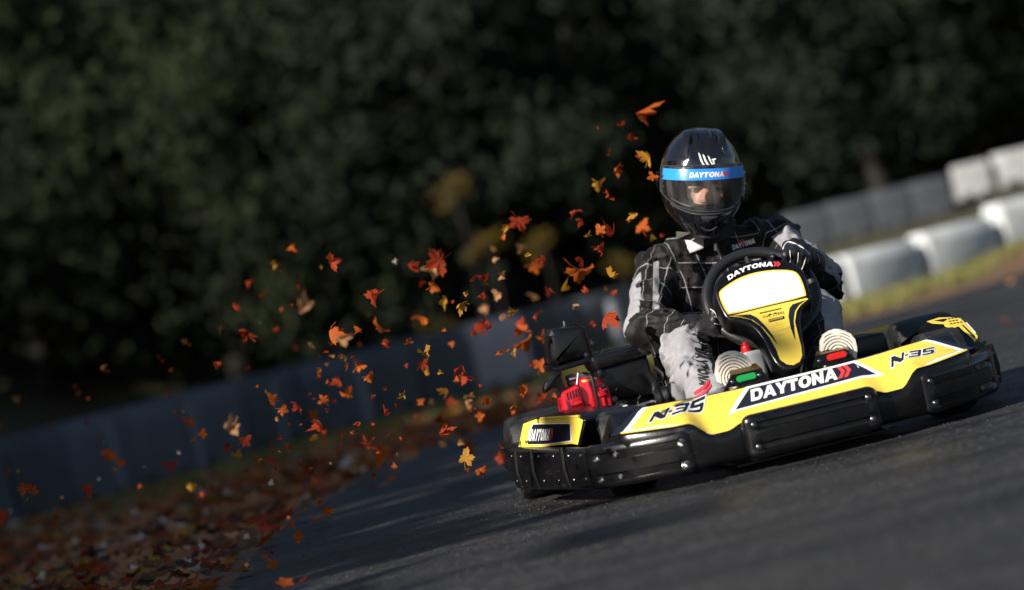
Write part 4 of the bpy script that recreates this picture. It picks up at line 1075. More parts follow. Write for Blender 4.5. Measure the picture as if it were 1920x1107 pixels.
# body: one continuous figure (only its face shows)
fl = Field((-.40, .20, .08), (.45, 1.22, 1.0), .0050, .0035)
for a, b, ra, rb, t in BONES: fl.cap(a, b if t not in ('rs', 'ls') else a.lerp(b, .8), ra*.72, rb*.72)
for a, b, ra, rb in LHAND + RHAND: fl.cap(a, b, max(.0045, ra*.4), max(.0045, rb*.4))
for K, A_ in ((RA, -1), (LA, 1)): fl.cap(K, K+Vector((.01, .02, -.0)), .02, .02)
fl.cap(NK, HL(0, -.08, -.02), .050, .052)
ax = (hr, hu, hf)
fl.ell(HL(0, .01, -.01), ax, (.074, .105, .092)); fl.ell(HL(0, -.055, .018), ax, (.058, .062, .070))
hfd = Field(fl.lo, fl.lo+fl.h*(fl.n-1), fl.h, .006)
fl.cap(HL(0, -.012, .080), HL(0, -.046, .106), .0085, .013); fl.cap(HL(-.012, -.049, .092), HL(.012, -.049, .092), .009, .009)     # nose
for s in (-1, 1):
    fl.cap(HL(s*.012, .003, .082), HL(s*.050, .004, .066), .010, .009)       # brow ridge
    fl.cap(HL(s*.046, -.040, .062), HL(s*.054, -.030, .048), .015, .012)     # cheekbone
fl.cap(HL(-.018, -.074, .080), HL(.018, -.074, .080), .008, .008); fl.cap(HL(-.014, -.086, .079), HL(.014, -.086, .079), .008, .008); fl.cap(HL(-.01, -.108, .066), HL(.01, -.108, .066), .016, .016)
for s in (-1, 1): fl.cap(HL(s*.073, -.01, -.012), HL(s*.073, -.05, -.006), .010, .008)
D = fl.dist(); g = np.meshgrid(*[fl.lo[i]+fl.h*np.arange(fl.n[i]) for i in range(3)], indexing='ij')
for s in (-1, 1):       # eye sockets
    c = np.array(HL(s*.031, -.016, .092)); D = np.maximum(D, -(np.sqrt(((g[0]-c[0]))**2+(g[1]-c[1])**2+(g[2]-c[2])**2)-.0165))
V, F = nets(D, fl.lo, fl.h); V = smoothV(V, F, 1)
person = nobj('person', V, F, skin, None)
tag(person, 'person in black and grey race suit and black helmet gripping the kart steering wheel', 'person')
eyeW = mat('eye_white', (.26,.24,.23), .25); eyeI = mat('eye_iris', (.035,.045,.04), .1); hairm = mat('brown_hair', (.030,.018,.010), .7)
for s in (-1, 1):
    bm = bmesh.new(); c = HL(s*.031, -.018, .0755)
    dirv = (hf + hr*.10 - hu*.10).normalized()
    b_lathe(bm, [(.012*math.sin(t), -.012*math.cos(t)) for t in [math.pi*i/14 for i in range(15)]], c, -dirv, 20)
    me = bpy.data.meshes.new('eye'); bmesh.ops.recalc_face_normals(bm, faces=bm.faces[:])
    for f in bm.faces:
        if (f.calc_center_median()-c).normalized().dot(dirv) > .86: f.material_index = 1
    bm.to_mesh(me); bm.free(); shade(me, 180); link('eye', me, [eyeW, eyeI], person)
    bm = bmesh.new()
    b_tube(bm, [HL(s*.015, -.0125, .0880), HL(s*.025, -.0110, .0900), HL(s*.037, -.0115, .0865), HL(s*.047, -.016, .076)], [.004, .0055, .0055, .004], 8); bmobj('eyelid', bm, skin, person)
    bm = bmesh.new()
    b_tube(bm, [HL(s*.010, -.006, .0945), HL(s*.023, -.002, .0950), HL(s*.040, .003, .0875), HL(s*.052, .000, .075)], [.0042, .0058, .0050, .0025], 8); bmobj('eyebrow', bm, hairm, person)

# ---- the suit
fs_ = Field((-.42, .18, .06), (.48, 1.26, .80), .0058, .011)
for a, b, ra, rb, t in BONES: fs_.cap(a, b, ra, rb)
D = fs_.dist(); g = np.meshgrid(*[fs_.lo[i]+fs_.h*np.arange(fs_.n[i]) for i in range(3)], indexing='ij')
D = D + wrinkle(g, .013, 3, (.06, .14), 4) + wrinkle(g, .0045, 11, (.03, .06), 4)
def crease(g, amp, seed, wl=(.10, .24), wd=.09):
    r = np.random.RandomState(seed); n = 0
    wx = .025*np.sin(22*g[2]+9*g[0])+.02*np.sin(31*g[1]+13*g[2])
    for i in range(4):
        d = r.normal(size=3); d /= np.linalg.norm(d); n = n + np.sin((d[0]*(g[0]+wx)+d[1]*(g[1]-wx)+d[2]*(g[2]+wx))*2*np.pi/r.uniform(*wl)+r.uniform(0, 6))
    n = n/4; return amp*np.exp(-(n/wd)**2)
D = D + crease(g, .0055, 21) + crease(g, .005, 5, (.07, .16), .10) - crease(g, .0045, 9, (.09, .2), .12)
def jointfold(c, r, ax, wl, amp):
    c = np.array(c); d = np.sqrt((g[0]-c[0])**2+(g[1]-c[1])**2+(g[2]-c[2])**2); w = np.exp(-(d/r)**2)
    ax = np.array(ax); ax = ax/np.linalg.norm(ax)
    ph = ((g[0]-c[0])*ax[0]+(g[1]-c[1])*ax[1]+(g[2]-c[2])*ax[2])/wl*2*np.pi + 1.6*np.sin(g[0]*40+g[2]*23) + 1.2*np.sin(g[2]*55-g[1]*31)
    return amp*w*np.sin(ph)
D = D + jointfold(RE, .11, RE-RS, .042, .009) + jointfold(LE, .12, LE-LS, .040, .010) + jointfold(RK, .12, RA-RK, .045, .010) + jointfold(LK, .11, LA-LK, .042, .009) + jointfold(RW, .07, RW-RE, .028, .004)
for tipa, tipb in ((RA, RK), (LA, LK)):      # hems end at the ankle
    n_ = np.array((tipa-tipb).normalized()); c = np.array(tipa); D = np.where(np.sqrt((g[0]-c[0])**2+(g[1]-c[1])**2+(g[2]-c[2])**2) < .12, np.maximum(D, (g[0]-c[0])*n_[0]+(g[1]-c[1])*n_[1]+(g[2]-c[2])*n_[2]-.055), D)
for tipa, tipb in ((RW, RE), (LW, LE)):
    n_ = np.array((tipa-tipb).normalized()); c = np.array(tipa); dd = np.sqrt((g[0]-c[0])**2+(g[1]-c[1])**2+(g[2]-c[2])**2)
    D = np.where(dd < .09, np.maximum(D, (g[0]-c[0])*n_[0]+(g[1]-c[1])*n_[1]+(g[2]-c[2])*n_[2]-.0), D)
V, F = nets(D, fs_.lo, fs_.h); V = smoothV(V, F, 2)
best = np.full(len(V), 9.); which = np.zeros(len(V), int); tt = np.zeros(len(V)); perp = np.zeros((len(V), 3)); alen = np.zeros(len(V))
for i, (a, b, ra, rb, t) in enumerate(BONES):
    a, b = np.array(a), np.array(b); ab = b-a; tq = np.clip(((V-a)@ab)/(ab@ab), 0, 1); pv = V-a-tq[:, None]*ab; dn = np.linalg.norm(pv, axis=1); d = dn-(ra+(rb-ra)*tq)
    up = d < best; best[up] = d[up]; which[up] = i; tt[up] = tq[up]; perp[up] = (pv/np.maximum(dn, 1e-6)[:, None])[up]; alen[up] = (tq*np.linalg.norm(ab))[up]
tags = np.array([b[4] for b in BONES])[which]
panel_ = np.full(len(V), -1.0); qu = V[:, 0]/.066 + .5*V[:, 2] + .25*np.sin(V[:, 2]*9); qv = V[:, 2]/.074 + .35*V[:, 0]*3 + .2*np.sin(V[:, 0]*11)
cRn, cFn, cUn = np.array(CR), np.array(CF), np.array(CU)
for t in ('ru', 'rf', 'lu', 'lf', 'rt', 'rs', 'lt', 'ls'):
    m_ = tags == t; pr = perp[m_]@cRn; pf = -perp[m_]@cFn; pu = perp[m_]@cUn; T = tt[m_]
    if t == 'ru':
        side = -pr - .52 + .45*(T-.45); p_ = np.minimum(side, (T-.28)*3)
        stripe = .16-np.abs(pr*.9 + .05 - .55*(T-.2)); p_ = np.maximum(p_, np.minimum(np.minimum(stripe, pf), (T-.10)*3))
    elif t == 'rf': p_ = -pr*.6 - .50
    elif t == 'lu': p_ = np.minimum(pu*.9 - .40, (T-.22)*3)
    elif t == 'lf': p_ = np.minimum(pr*.5 + pu*.8 - .30, (.80-T)*3)
    elif t == 'rt': p_ = np.minimum((T-.42)*3, .62-pr)
    elif t == 'rs': p_ = .52 - pr
    elif t == 'lt': p_ = np.minimum((T-.55)*3, pr + .25)
    else: p_ = pr + .02
    panel_[m_] = p_
    ang = np.arctan2(pr, pf); qu[m_] = ang*.055/.066+.5; qv[m_] = alen[m_]/.070+.3
def suitmat():
    m = bpy.data.materials.new('race_suit_cloth'); m.use_nodes = True; nt = m.node_tree; L = nt.links.new; b = nt.nodes['Principled BSDF']
    def attr(n): a = nt.nodes.new('ShaderNodeAttribute'); a.attribute_name = n; return a.outputs['Fac']
    def mth(op, a, b_=None, cl=False):
        n = nt.nodes.new('ShaderNodeMath'); n.operation = op; n.use_clamp = cl
        for i, v in enumerate((a, b_)):
            if v is None: continue
            if isinstance(v, (int, float)): n.inputs[i].default_value = v
            else: L(v, n.inputs[i])
        return n.outputs[0]
    grey = mth('GREATER_THAN', attr('panel'), 0.0)
    edge_ = mth('LESS_THAN', mth('ABSOLUTE', attr('panel')), .035)
    def line(q): return mth('LESS_THAN', mth('PINGPONG', q, .5), .011)
    st = mth('MULTIPLY', mth('MAXIMUM', line(attr('qu')), line(attr('qv'))), mth('SUBTRACT', 1.0, grey))
    tc = nt.nodes.new('ShaderNodeTexCoord'); nz = nt.nodes.new('ShaderNodeTexNoise'); nz.inputs['Scale'].default_value = 30; nz.inputs['Detail'].default_value = 6; L(tc.outputs['Object'], nz.inputs['Vector'])
    def mix(f, a, c):
        n = nt.nodes.new('ShaderNodeMix'); n.data_type = 'RGBA'; L(f, n.inputs['Factor'])
        for nm_, v in (('A', a), ('B', c)):
            if isinstance(v, tuple): n.inputs[nm_].default_value = (*v, 1)
            else: L(v, n.inputs[nm_])
        return n.outputs['Result']
    blk = mix(nz.outputs['Fac'], (.0035,.003,.0035), (.008,.006,.007)); gry = mix(nz.outputs['Fac'], (.21,.205,.22), (.33,.32,.34))
    c = mix(grey, blk, gry); c = mix(edge_, c, (.008,.008,.009)); c = mix(st, c, (.34,.34,.35))
    L(c, b.inputs['Base Color']); b.inputs['Roughness'].default_value = .62; b.inputs['Specular IOR Level'].default_value = .25
    b.inputs['Sheen Weight'].default_value = .03
    wv = nt.nodes.new('ShaderNodeTexNoise'); wv.inputs['Scale'].default_value = 420; L(tc.outputs['Object'], wv.inputs['Vector'])
    n3 = nt.nodes.new('ShaderNodeTexNoise'); n3.inputs['Scale'].default_value = 55; n3.inputs['Detail'].default_value = 3; L(tc.outputs['Object'], n3.inputs['Vector'])
    hh = mth('ADD', mth('MULTIPLY', wv.outputs['Fac'], .25), mth('ADD', mth('MULTIPLY', n3.outputs['Fac'], 1.0), mth('MULTIPLY', st, -.6)))
    bp = nt.nodes.new('ShaderNodeBump'); bp.inputs['Strength'].default_value = .5; bp.inputs['Distance'].default_value = .004; L(hh, bp.inputs['Height']); L(bp.outputs[0], b.inputs['Normal'])
    return m
M['suit'] = suitmat()
suit = nobj('race_suit', V, F, M['suit'], person)
if len(suit.data.vertices) == len(V):
    for nm_, arr in (('panel', panel_), ('qu', qu), ('qv', qv)):
        at_ = suit.data.attributes.new(nm_, 'FLOAT', 'POINT'); at_.data.foreach_set('value', arr.astype(np.float32))
bvh = BVHTree.FromPolygons([Vector(v) for v in V], [tuple(f) for f in F])
def onsuit(off):
    def f(u, v):
        d = Vector(ray(u, v)).normalized(); h = bvh.ray_cast(Vector(CAMPOS), d)
        if h[0] is None: h = bvh.find_nearest(at(u, v, 8.8))
        n_ = h[1] if h[1].dot(d) < 0 else -h[1]
        return h[0] - d*off*.6 + n_*off*.4
    return f
# words sewn on the suit: across the chest and down the right shin
sh, w = word_daytona(.15); cv, wc = chevrons(0)
cw = mat('embroidery_white', (.72,.72,.72), .7); cr_ = mat('embroidery_red', (.62,.03,.05), .7); cbk = mat('embroidery_black', (.008,.008,.009), .7)
print_mesh('chest_lettering', sh, wordpx(onsuit(.004), (1373,469.5), (1416,456), (1371,460.5), w), cw, suit, cut=.6)
print_mesh('chest_chevron', cv, wordpx(onsuit(.004), (1386,459), (1398,455), (1384.5,451), 1.3), cr_, suit, cut=0)
print_mesh('shin_lettering', sh, wordpx(onsuit(.004), (1302,652), (1311,722), (1322,655), w), cbk, suit, cut=.6)
print_mesh('shin_chevron', [([(1301,736),(1320,724),(1328,713),(1331,717.5),(1322,729),(1303,741)], []), ([(1304,743.5),(1323,731.5),(1331.5,720),(1334,725),(1325,736),(1307,748)], [])], onsuit(.004), cr_, suit, cut=5, axes=(0, 1))
# zip down the chest, collar
bm = bmesh.new(); zf = onsuit(.002); b_tube(bm, [zf(u, v) for u, v in [(1336,452),(1343,466),(1351,482),(1358,496)]], .0022, 6); bmobj('zip', bm, M['steel'], suit)
bm = bmesh.new(); b_box(bm, zf(1341, 462)-cF*.004, (.008, .004, .026), rot=Matrix.Rotation(R(10), 3, 'Y'), bev=.001, seg=1); bmobj('zip_pull', bm, M['white'], suit)
grey_cloth = mat('collar_cloth', (.46,.45,.47), .75, var=.1, vscale=40, bump=.3, bscale=120)
rows = []
for i in range(9):
    t = i/8; row = []
    for k in range(41):
        a = R(-158 + 316*k/40); rr2 = .076 - .006*t + .003*math.sin(a*5+t*3)
        c = NK + Vector((-.005, -.012, -.012)) + (hu*.050 + Vector((0, -.004, 0)))*t
        row.append(c + Vector((math.sin(a)*rr2*1.12, -math.cos(a)*rr2, .012*math.sin(a))))
    rows.append(row)
vs, fs = grid_mesh(rows); co_ = pyobj('collar', vs, fs, [mat('collar_black_cloth', (.010,.009,.010), .8, bump=.3, bscale=120), grey_cloth], suit, angle=180)
for f in co_.data.polygons:
    if 0 <= f.index % 40 < 17: f.material_index = 1
m2 = co_.modifiers.new('thick', 'SOLIDIFY'); m2.thickness = .007
bmv = bmesh.new(); rr3 = random.Random(3)
cb2 = BVHTree.FromPolygons([Vector(v) for v in vs], [tuple(f) for f in fs])
def oncollar(u, v, off):
    d = Vector(ray(u, v)).normalized(); h = cb2.ray_cast(Vector(CAMPOS), d); return (h[0] if h[0] else at(u, v, 8.7)) - d*off
vel = [oncollar(u, v, .006) for u, v in [(1268,434),(1296,437),(1303,446),(1295,451),(1268,449)]]
b_prism(bmv, vel, cF*.003); vo_ = bmobj('velcro_tab', bmv, mat('velcro', (.03,.028,.025), .9, bump=1, bscale=400, col2=(.22,.2,.17), vscale=260), suit, smooth=False)

# ---- gloves
glm = mat('glove_leather', (.010,.010,.012), .48, bump=.3, bscale=160, var=.3, vscale=40)
for wr, el, hd, lines in ((LW, LE, LHAND, [[(1481,470),(1482,486),(1480,506)], [(1497,474),(1496,488),(1492,506)], [(1511,482),(1508,494),(1503,506)], [(1468,468),(1471,460),(1478,454),(1490,457),(1502,463),(1513,472),(1518,478)]]),
                          (RW, RE, RHAND, [[(1340,594),(1350,597)], [(1339,607),(1350,609)], [(1332,580),(1340,586),(1350,603)]])):
    pts = [p for c in hd for p in c[:2]] + [wr.lerp(el, .35)]
    lo = [min(p[i] for p in pts)-.06 for i in range(3)]; hi = [max(p[i] for p in pts)+.06 for i in range(3)]
    fg = Field(lo, hi, .0032, .0035)
    for a, b, ra, rb in hd: fg.cap(a, b, ra, rb)
    fg.cap(wr, wr.lerp(el, .22), .040, .050)
    gg = np.meshgrid(*[fg.lo[i]+fg.h*np.arange(fg.n[i]) for i in range(3)], indexing='ij')
    V2, F2 = nets(fg.dist()+wrinkle(gg, .0012, 5, (.015, .03), 5), fg.lo, fg.h); V2 = smoothV(V2, F2, 1); gl = nobj('glove', V2, F2, glm, person)
    gb = BVHTree.FromPolygons([Vector(v) for v in V2], [tuple(f) for f in F2])
    bm = bmesh.new()
    for ln in lines:
        P_ = []
        for q in catmull([Vector((a, b, 0)) for a, b in ln], 5):
            d = Vector(ray(q.x, q.y)).normalized(); h = gb.ray_cast(Vector(CAMPOS), d)
            if h[0] is not None: P_.append(h[0]-d*.0006)
        if len(P_) > 1: b_tube(bm, P_, .0013 if len(ln) < 5 else .0019, 6)
    bmobj('piping', bm, cw, gl)

# ---- shoes: sole towards the camera
solem = bpy.data.materials.new('shoe_sole'); solem.use_nodes = True
nt = solem.node_tree; b = nt.nodes['Principled BSDF']; b.inputs['Roughness'].default_value = .6
aa = nt.nodes.new('ShaderNodeAttribute'); aa.attribute_name = 'groove'; rp = nt.nodes.new('ShaderNodeValToRGB')
rp.color_ramp.elements[0].position = .30; rp.color_ramp.elements[0].color = (.74,.68,.57,1); rp.color_ramp.elements[1].position = .75; rp.color_ramp.elements[1].color = (.14,.12,.09,1)
nt.links.new(aa.outputs['Fac'], rp.inputs[0]); nt.links.new(rp.outputs[0], b.inputs['Base Color'])
shm = mat('shoe_white_canvas', (.66,.64,.60), .7, bump=.2, bscale=150, var=.08)
for top, bot, wdt, ank in (((1376,656), (1378,790), .049, RA), ((1571,615), (1577,745), .049, LA)):
    T = Y(*top, .245); Bp = Y(*bot, .205); up = (T-Bp); Ls = .262; up.normalize(); nn = Vector((-.05, -1, .0)); nn = (nn-up*nn.dot(up)).normalized(); rt = up.cross(nn); rt = rt if rt.x > 0 else -rt
    Bp = T - up*Ls
    prof = [(0,.30),(.02,.52),(.06,.68),(.14,.76),(.28,.72),(.42,.70),(.55,.80),(.68,.95),(.78,1.0),(.87,.95),(.94,.78),(.98,.50),(1.0,.22)]
    def hw(t):
        for (a, wa), (c, wc2) in zip(prof, prof[1:]):
            if t <= c: return wdt*(wa+(wc2-wa)*sst((t-a)/(c-a)))
        return wdt*.2
    nr, ncol = 150, 44; P_ = []; gr = []
    for i in range(nr+1):
        t = i/nr; w_ = hw(t); row = []
        for k in range(ncol+1):
            s = k/ncol*2-1; q = math.hypot(s*w_*1.05, (t-.70)*Ls*.92)
            rim_ = sst((abs(s)-.80)/.06) if t < .95 else 1
            ring = .5+.5*math.sin(2*math.pi*q/.0085); ring = sst((ring-.62)/.30)*(1-rim_); ring *= (1 if t > .02 else 0)
            if q < .012: ring = 0 if q > .007 else 1
            gr.append(ring)
            row.append(Bp + up*(t*Ls) + rt*(s*w_) + nn*(.004*(1-s*s) - .003*ring + .006*math.sin(t*3.0) + .02*sst((t-.8)/.25)*-1))
        P_.append(row)
    vs, fs = grid_mesh(P_)
    so_ = pyobj('shoe', vs, fs, solem, person, angle=180); so_.name = 'shoe'
    at_ = so_.data.attributes.new('groove', 'FLOAT', 'POINT'); at_.data.foreach_set('value', gr)
    # upper: rings shrinking from the sole edge towards the instep
    ring_ = [(P_[i][0], P_[i][-1]) for i in range(0, nr+1, 3)]
    edge_l = [a for a, _ in ring_]; edge_r = [b_ for _, b_ in ring_][::-1]; lp = edge_l + edge_r; cc = sum(lp, Vector())/len(lp)
    rows = []
    for dpt, k in ((.0, 1.0), (.012, 1.035), (.024, 1.02), (.040, .98), (.060, .88), (.080, .70), (.095, .45), (.10, .15)):
        rows.append([cc + (p-cc)*k - nn*dpt - up*dpt*.25 for p in lp] )
    for r_ in rows: r_.append(r_[0].copy())
    vs, fs = grid_mesh(rows); pyobj('upper', vs, fs, shm, so_, angle=180)

# ---- helmet
hw_t = [(.158,.0),(.154,.028),(.145,.052),(.128,.076),(.10,.099),(.07,.114),(.035,.123),(0,.126),(-.035,.124),(-.065,.117),(-.09,.104),(-.115,.085),(-.135,.066),(-.152,.050),(-.160,.044)]
hf_t = [(.158,.0),(.154,.032),(.145,.060),(.128,.086),(.10,.110),(.07,.126),(.035,.137),(0,.143),(-.035,.149),(-.065,.154),(-.09,.154),(-.115,.147),(-.135,.135),(-.152,.120),(-.160,.110)]
hb_t = [(.158,.0),(.154,.035),(.145,.068),(.128,.098),(.10,.123),(.07,.140),(.035,.150),(0,.152),(-.035,.146),(-.065,.134),(-.09,.118),(-.115,.10),(-.135,.086),(-.152,.075),(-.160,.070)]
def tab(T, h):
    if h >= T[0][0]: return T[0][1]
    for (a, x), (b_, y) in zip(T, T[1:]):
        if h >= b_: return y + (x-y)*((h-b_)/(a-b_))
    return T[-1][1]
def HS(phi, h, off=0.0):
    w_, f_, b_ = tab(hw_t, h)+off, tab(hf_t, h)+off, tab(hb_t, h)+off
    c, s = math.cos(phi), math.sin(phi); e = .90
    r_ = w_*math.copysign(abs(s)**e, s); f2 = (f_ if c > 0 else b_)*math.copysign(abs(c)**e, c)
    tilt = .0 if h > 0 else .0
    # crown ridges and channels moulded into the dome
    rid = 0
    if h > .055 and c > -.3:
        q = abs(r_); rid = .004*math.exp(-((q-.050)/.010)**2)*sst((h-.055)/.03) - .003*math.exp(-(q/.022)**2)*sst((h-.09)/.03)
    return HL(r_*.955, (h+.7*rid)*.972-.001, (f2+.7*rid)*.965)
lo_f = lambda p: -.070 + .050*(abs(p)/R(75))**2.2
hi_f = lambda p: .047 - .004*(abs(p)/R(75))**2
NC = 144
def rowsfor(phi):
    l, hh = lo_f(min(abs(phi), R(100))), hi_f(min(abs(phi), R(100)))
    l = min(l, hh-.01)
    a = [-.160 + (l+.160)*i/22 for i in range(22)]; b_ = [l+(hh-l)*i/12 for i in range(12)]; c = [hh+(.1579-hh)*(1-(1-i/30)**1.35) for i in range(31)]
    return a+b_+c
cols = [[HS(2*math.pi*k/NC-math.pi, h) for h in rowsfor(2*math.pi*k/NC-math.pi)] for k in range(NC)]
nrw = len(cols[0]); vs = [p for c in cols for p in c]; fs = []
for k in range(NC):
    phi = 2*math.pi*(k+.5)/NC-math.pi
    for i in range(nrw-1):
        if 22 <= i < 34 and abs(phi) < R(64): continue
        a, b_ = k*nrw, ((k+1) % NC)*nrw; fs.append((a+i, b_+i, b_+i+1, a+i+1))
hm = mat('helmet_gloss_black', (.006,.006,.008), .10, coat=.8, var=.3, vscale=8, bump=.015, bscale=14); scuff(hm, (.06,.06,.065), .64, (20, 20, 6), .6, .45)
helm = pyobj('helmet', vs, fs, hm, person, angle=180); m2 = helm.modifiers.new('thick', 'SOLIDIFY'); m2.thickness = .010; m2.offset = -1 
me = helm.data; bm = bmesh.new(); bm.from_mesh(me); bmesh.ops.remove_doubles(bm, verts=bm.verts[:], dist=1e-6); bmesh.ops.recalc_face_normals(bm, faces=bm.faces[:])
fc = bm.faces[:][0]
if (fc.calc_center_median()-HC).dot(fc.normal) < 0: bmesh.ops.reverse_faces(bm, faces=bm.faces[:])
bm.to_mesh(me); bm.free(); shade(me, 180)
# lining round the face
lin = mat('helmet_lining', (.004,.004,.005), .95)
bm = bmesh.new(); lp = [HS(p, lo_f(p)-.004, -.022) for p in [R(-66+132*i/30) for i in range(31)]] + [HS(p, hi_f(p)+.006, -.022) for p in [R(66-132*i/30) for i in range(31)]]
b_tube(bm, lp, .0125, 10, closed=True)
for s in (-1, 1): b_tube(bm, [HL(s*.074, .05, .062), HL(s*.079, .0, .060), HL(s*.074, -.06, .068), HL(s*.05, -.10, .085)], [.024, .026, .028, .024], 10)
rows = [[HL(.11*math.sin(a)*k, .0+.11*math.cos(a)*k, -.06-.03*(1-k*k)) for a in [2*math.pi*i/24 for i in range(25)]] for k in (.02, .5, .95)]
vs, fs = grid_mesh(rows); o_ = len(bm.verts); vv = [bm.verts.new(p) for p in vs]
for f in fs:
    try: bm.faces.new([vv[i] for i in f])
    except ValueError: pass
bmobj('lining', bm, lin, helm)
# rubber trim of the eye port and the bottom edge
bm = bmesh.new(); lp = [HS(p, lo_f(p), -.001) for p in [R(-62.5+125*i/40) for i in range(41)]] + [HS(p, hi_f(p), -.001) for p in [R(62.5-125*i/40) for i in range(41)]]
b_tube(bm, lp, .0042, 8, closed=True); b_tube(bm, [HS(2*math.pi*k/60, -.160, -.003) for k in range(60)], .006, 8, closed=True); bmobj('rubber_trim', bm, mat('trim_rubber', (.012,.012,.012), .5), helm)
# clear visor with its edge
vm = bpy.data.materials.new('visor_clear'); vm.use_nodes = True; nt = vm.node_tree; nt.nodes.clear()
out = nt.nodes.new('ShaderNodeOutputMaterial'); tr = nt.nodes.new('ShaderNodeBsdfTransparent'); gls = nt.nodes.new('ShaderNodeBsdfGlossy'); mx = nt.nodes.new('ShaderNodeMixShader'); fr = nt.nodes.new('ShaderNodeFresnel')
tr.inputs[0].default_value = (.86,.87,.88,1); gls.inputs['Roughness'].default_value = .05; fr.inputs[0].default_value = 1.55
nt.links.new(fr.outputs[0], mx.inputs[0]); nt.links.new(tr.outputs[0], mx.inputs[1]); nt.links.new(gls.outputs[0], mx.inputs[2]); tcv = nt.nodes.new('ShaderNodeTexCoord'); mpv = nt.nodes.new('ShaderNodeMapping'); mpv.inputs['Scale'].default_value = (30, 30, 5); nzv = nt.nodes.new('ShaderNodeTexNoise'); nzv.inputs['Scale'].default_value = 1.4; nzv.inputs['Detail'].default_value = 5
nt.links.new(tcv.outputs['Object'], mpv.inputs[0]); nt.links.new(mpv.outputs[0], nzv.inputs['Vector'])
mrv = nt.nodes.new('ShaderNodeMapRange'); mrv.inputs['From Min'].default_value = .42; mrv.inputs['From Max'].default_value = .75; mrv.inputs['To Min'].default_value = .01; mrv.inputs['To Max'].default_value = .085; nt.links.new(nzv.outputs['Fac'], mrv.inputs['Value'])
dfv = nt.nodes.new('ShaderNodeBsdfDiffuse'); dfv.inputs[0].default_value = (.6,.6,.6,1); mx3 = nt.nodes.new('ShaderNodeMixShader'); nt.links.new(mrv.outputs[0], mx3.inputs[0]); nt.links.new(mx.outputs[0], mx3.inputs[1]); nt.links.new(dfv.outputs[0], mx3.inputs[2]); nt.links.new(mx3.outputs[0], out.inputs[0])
VA = R(84)
def vlo(p): return lo_f(p)-.011 if abs(p) < R(70) else lo_f(R(70))-.011+(abs(p)-R(70))*.06
def vhi(p): return hi_f(p)+.007
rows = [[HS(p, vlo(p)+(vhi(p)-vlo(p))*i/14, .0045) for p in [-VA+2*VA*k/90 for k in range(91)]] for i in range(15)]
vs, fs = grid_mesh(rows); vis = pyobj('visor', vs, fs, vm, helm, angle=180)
bm = bmesh.new(); lp = [HS(p, vlo(p), .0045) for p in [-VA+2*VA*k/80 for k in range(81)]] + [HS(p, vhi(p), .0045) for p in [VA-2*VA*k/80 for k in range(81)]]
b_tube(bm, lp, .0018, 6, closed=True)
b_tube(bm, [HS(p, vlo(p)-.008, .003) for p in [R(-60)+R(120)*k/60 for k in range(61)]], .0028, 8); bmobj('visor_edge', bm, mat('visor_edge', (.05,.05,.055), .15, coat=.6), helm)
bm = bmesh.new()
for s in (-1, 1):
    for hh in (.022, -.012): b_lathe(bm, [(.005,0),(.005,.003),(0,.0045)], HS(s*R(71), hh, .006), (HS(s*R(71), hh, .02)-HS(s*R(71), hh, .0)), 10)
bmobj('visor_rivet', bm, M['steel'], helm)
bm = bmesh.new(); b_lathe(bm, [(.009,0),(.009,.004),(.006,.006),(0,.006)], HS(R(60), -.052, .006), HS(R(60), -.052, .02)-HS(R(60), -.052, 0), 16); b_lathe(bm, [(.022,-.004),(.024,.003),(.018,.006),(0,.007)], HS(R(-97), .005, .004), HS(R(-97), .005, .02)-HS(R(-97), .005, 0), 20); b_lathe(bm, [(.022,-.004),(.024,.003),(.018,.006),(0,.007)], HS(R(97), .005, .004), HS(R(97), .005, .02)-HS(R(97), .005, 0), 20)
bmobj('visor_pivot', bm, M['black'], helm)
# blue strip with the name
blue = mat('blue_visor_strip', (.03,.26,.85), .25)
sh_ = [([(-R(73), .0115), (R(73), .0115), (R(73), .0440), (-R(73), .0440)], [])]
strip = print_mesh('visor_strip', sh_, lambda a, b_: HS(a, b_, .0058), blue, helm, cut=.05)
sh, w = word_daytona(.2); cv, wc = chevrons(w+.04)
tm = lambda off: (lambda a, b_: HS(-.40+.86*a/wc, .0195+.0150*b_, off))
print_mesh('lettering', sh, tm(.0066), M['white'], strip, cut=.4)
print_mesh('chevron', cv, tm(.0067), M['redp'], strip, cut=.4)
# emblem of three curved strokes above the strip
bz = []
for k, (x0, top, ln) in enumerate(((-.020, .098, .034), (-.008, .093, .031), (.004, .088, .026))):
    l_ = [(x0-.002, top), (x0+.003, top-.006), (x0+.0055, top-.016), (x0+.010, top-ln+.002), (x0+.0145, top-ln-.002), (x0+.0075, top-ln-.002), (x0+.0020, top-ln+.010), (x0, top-.012)]
    bz.append((l_, []))
bz.append(([(.012,.077),(.0245,.079),(.0245,.0745),(.0185,.074),(.0205,.062),(.0165,.063),(.0140,.074),(.011,.073)], []))
def hfront(off): return lambda a, b_: HS(math.asin(max(-1, min(1, (a+.0)/max(.02, tab(hf_t, b_))))), b_-.006, off)
print_mesh('emblem', bz, hfront(.0012), M['white'], helm, cut=0)
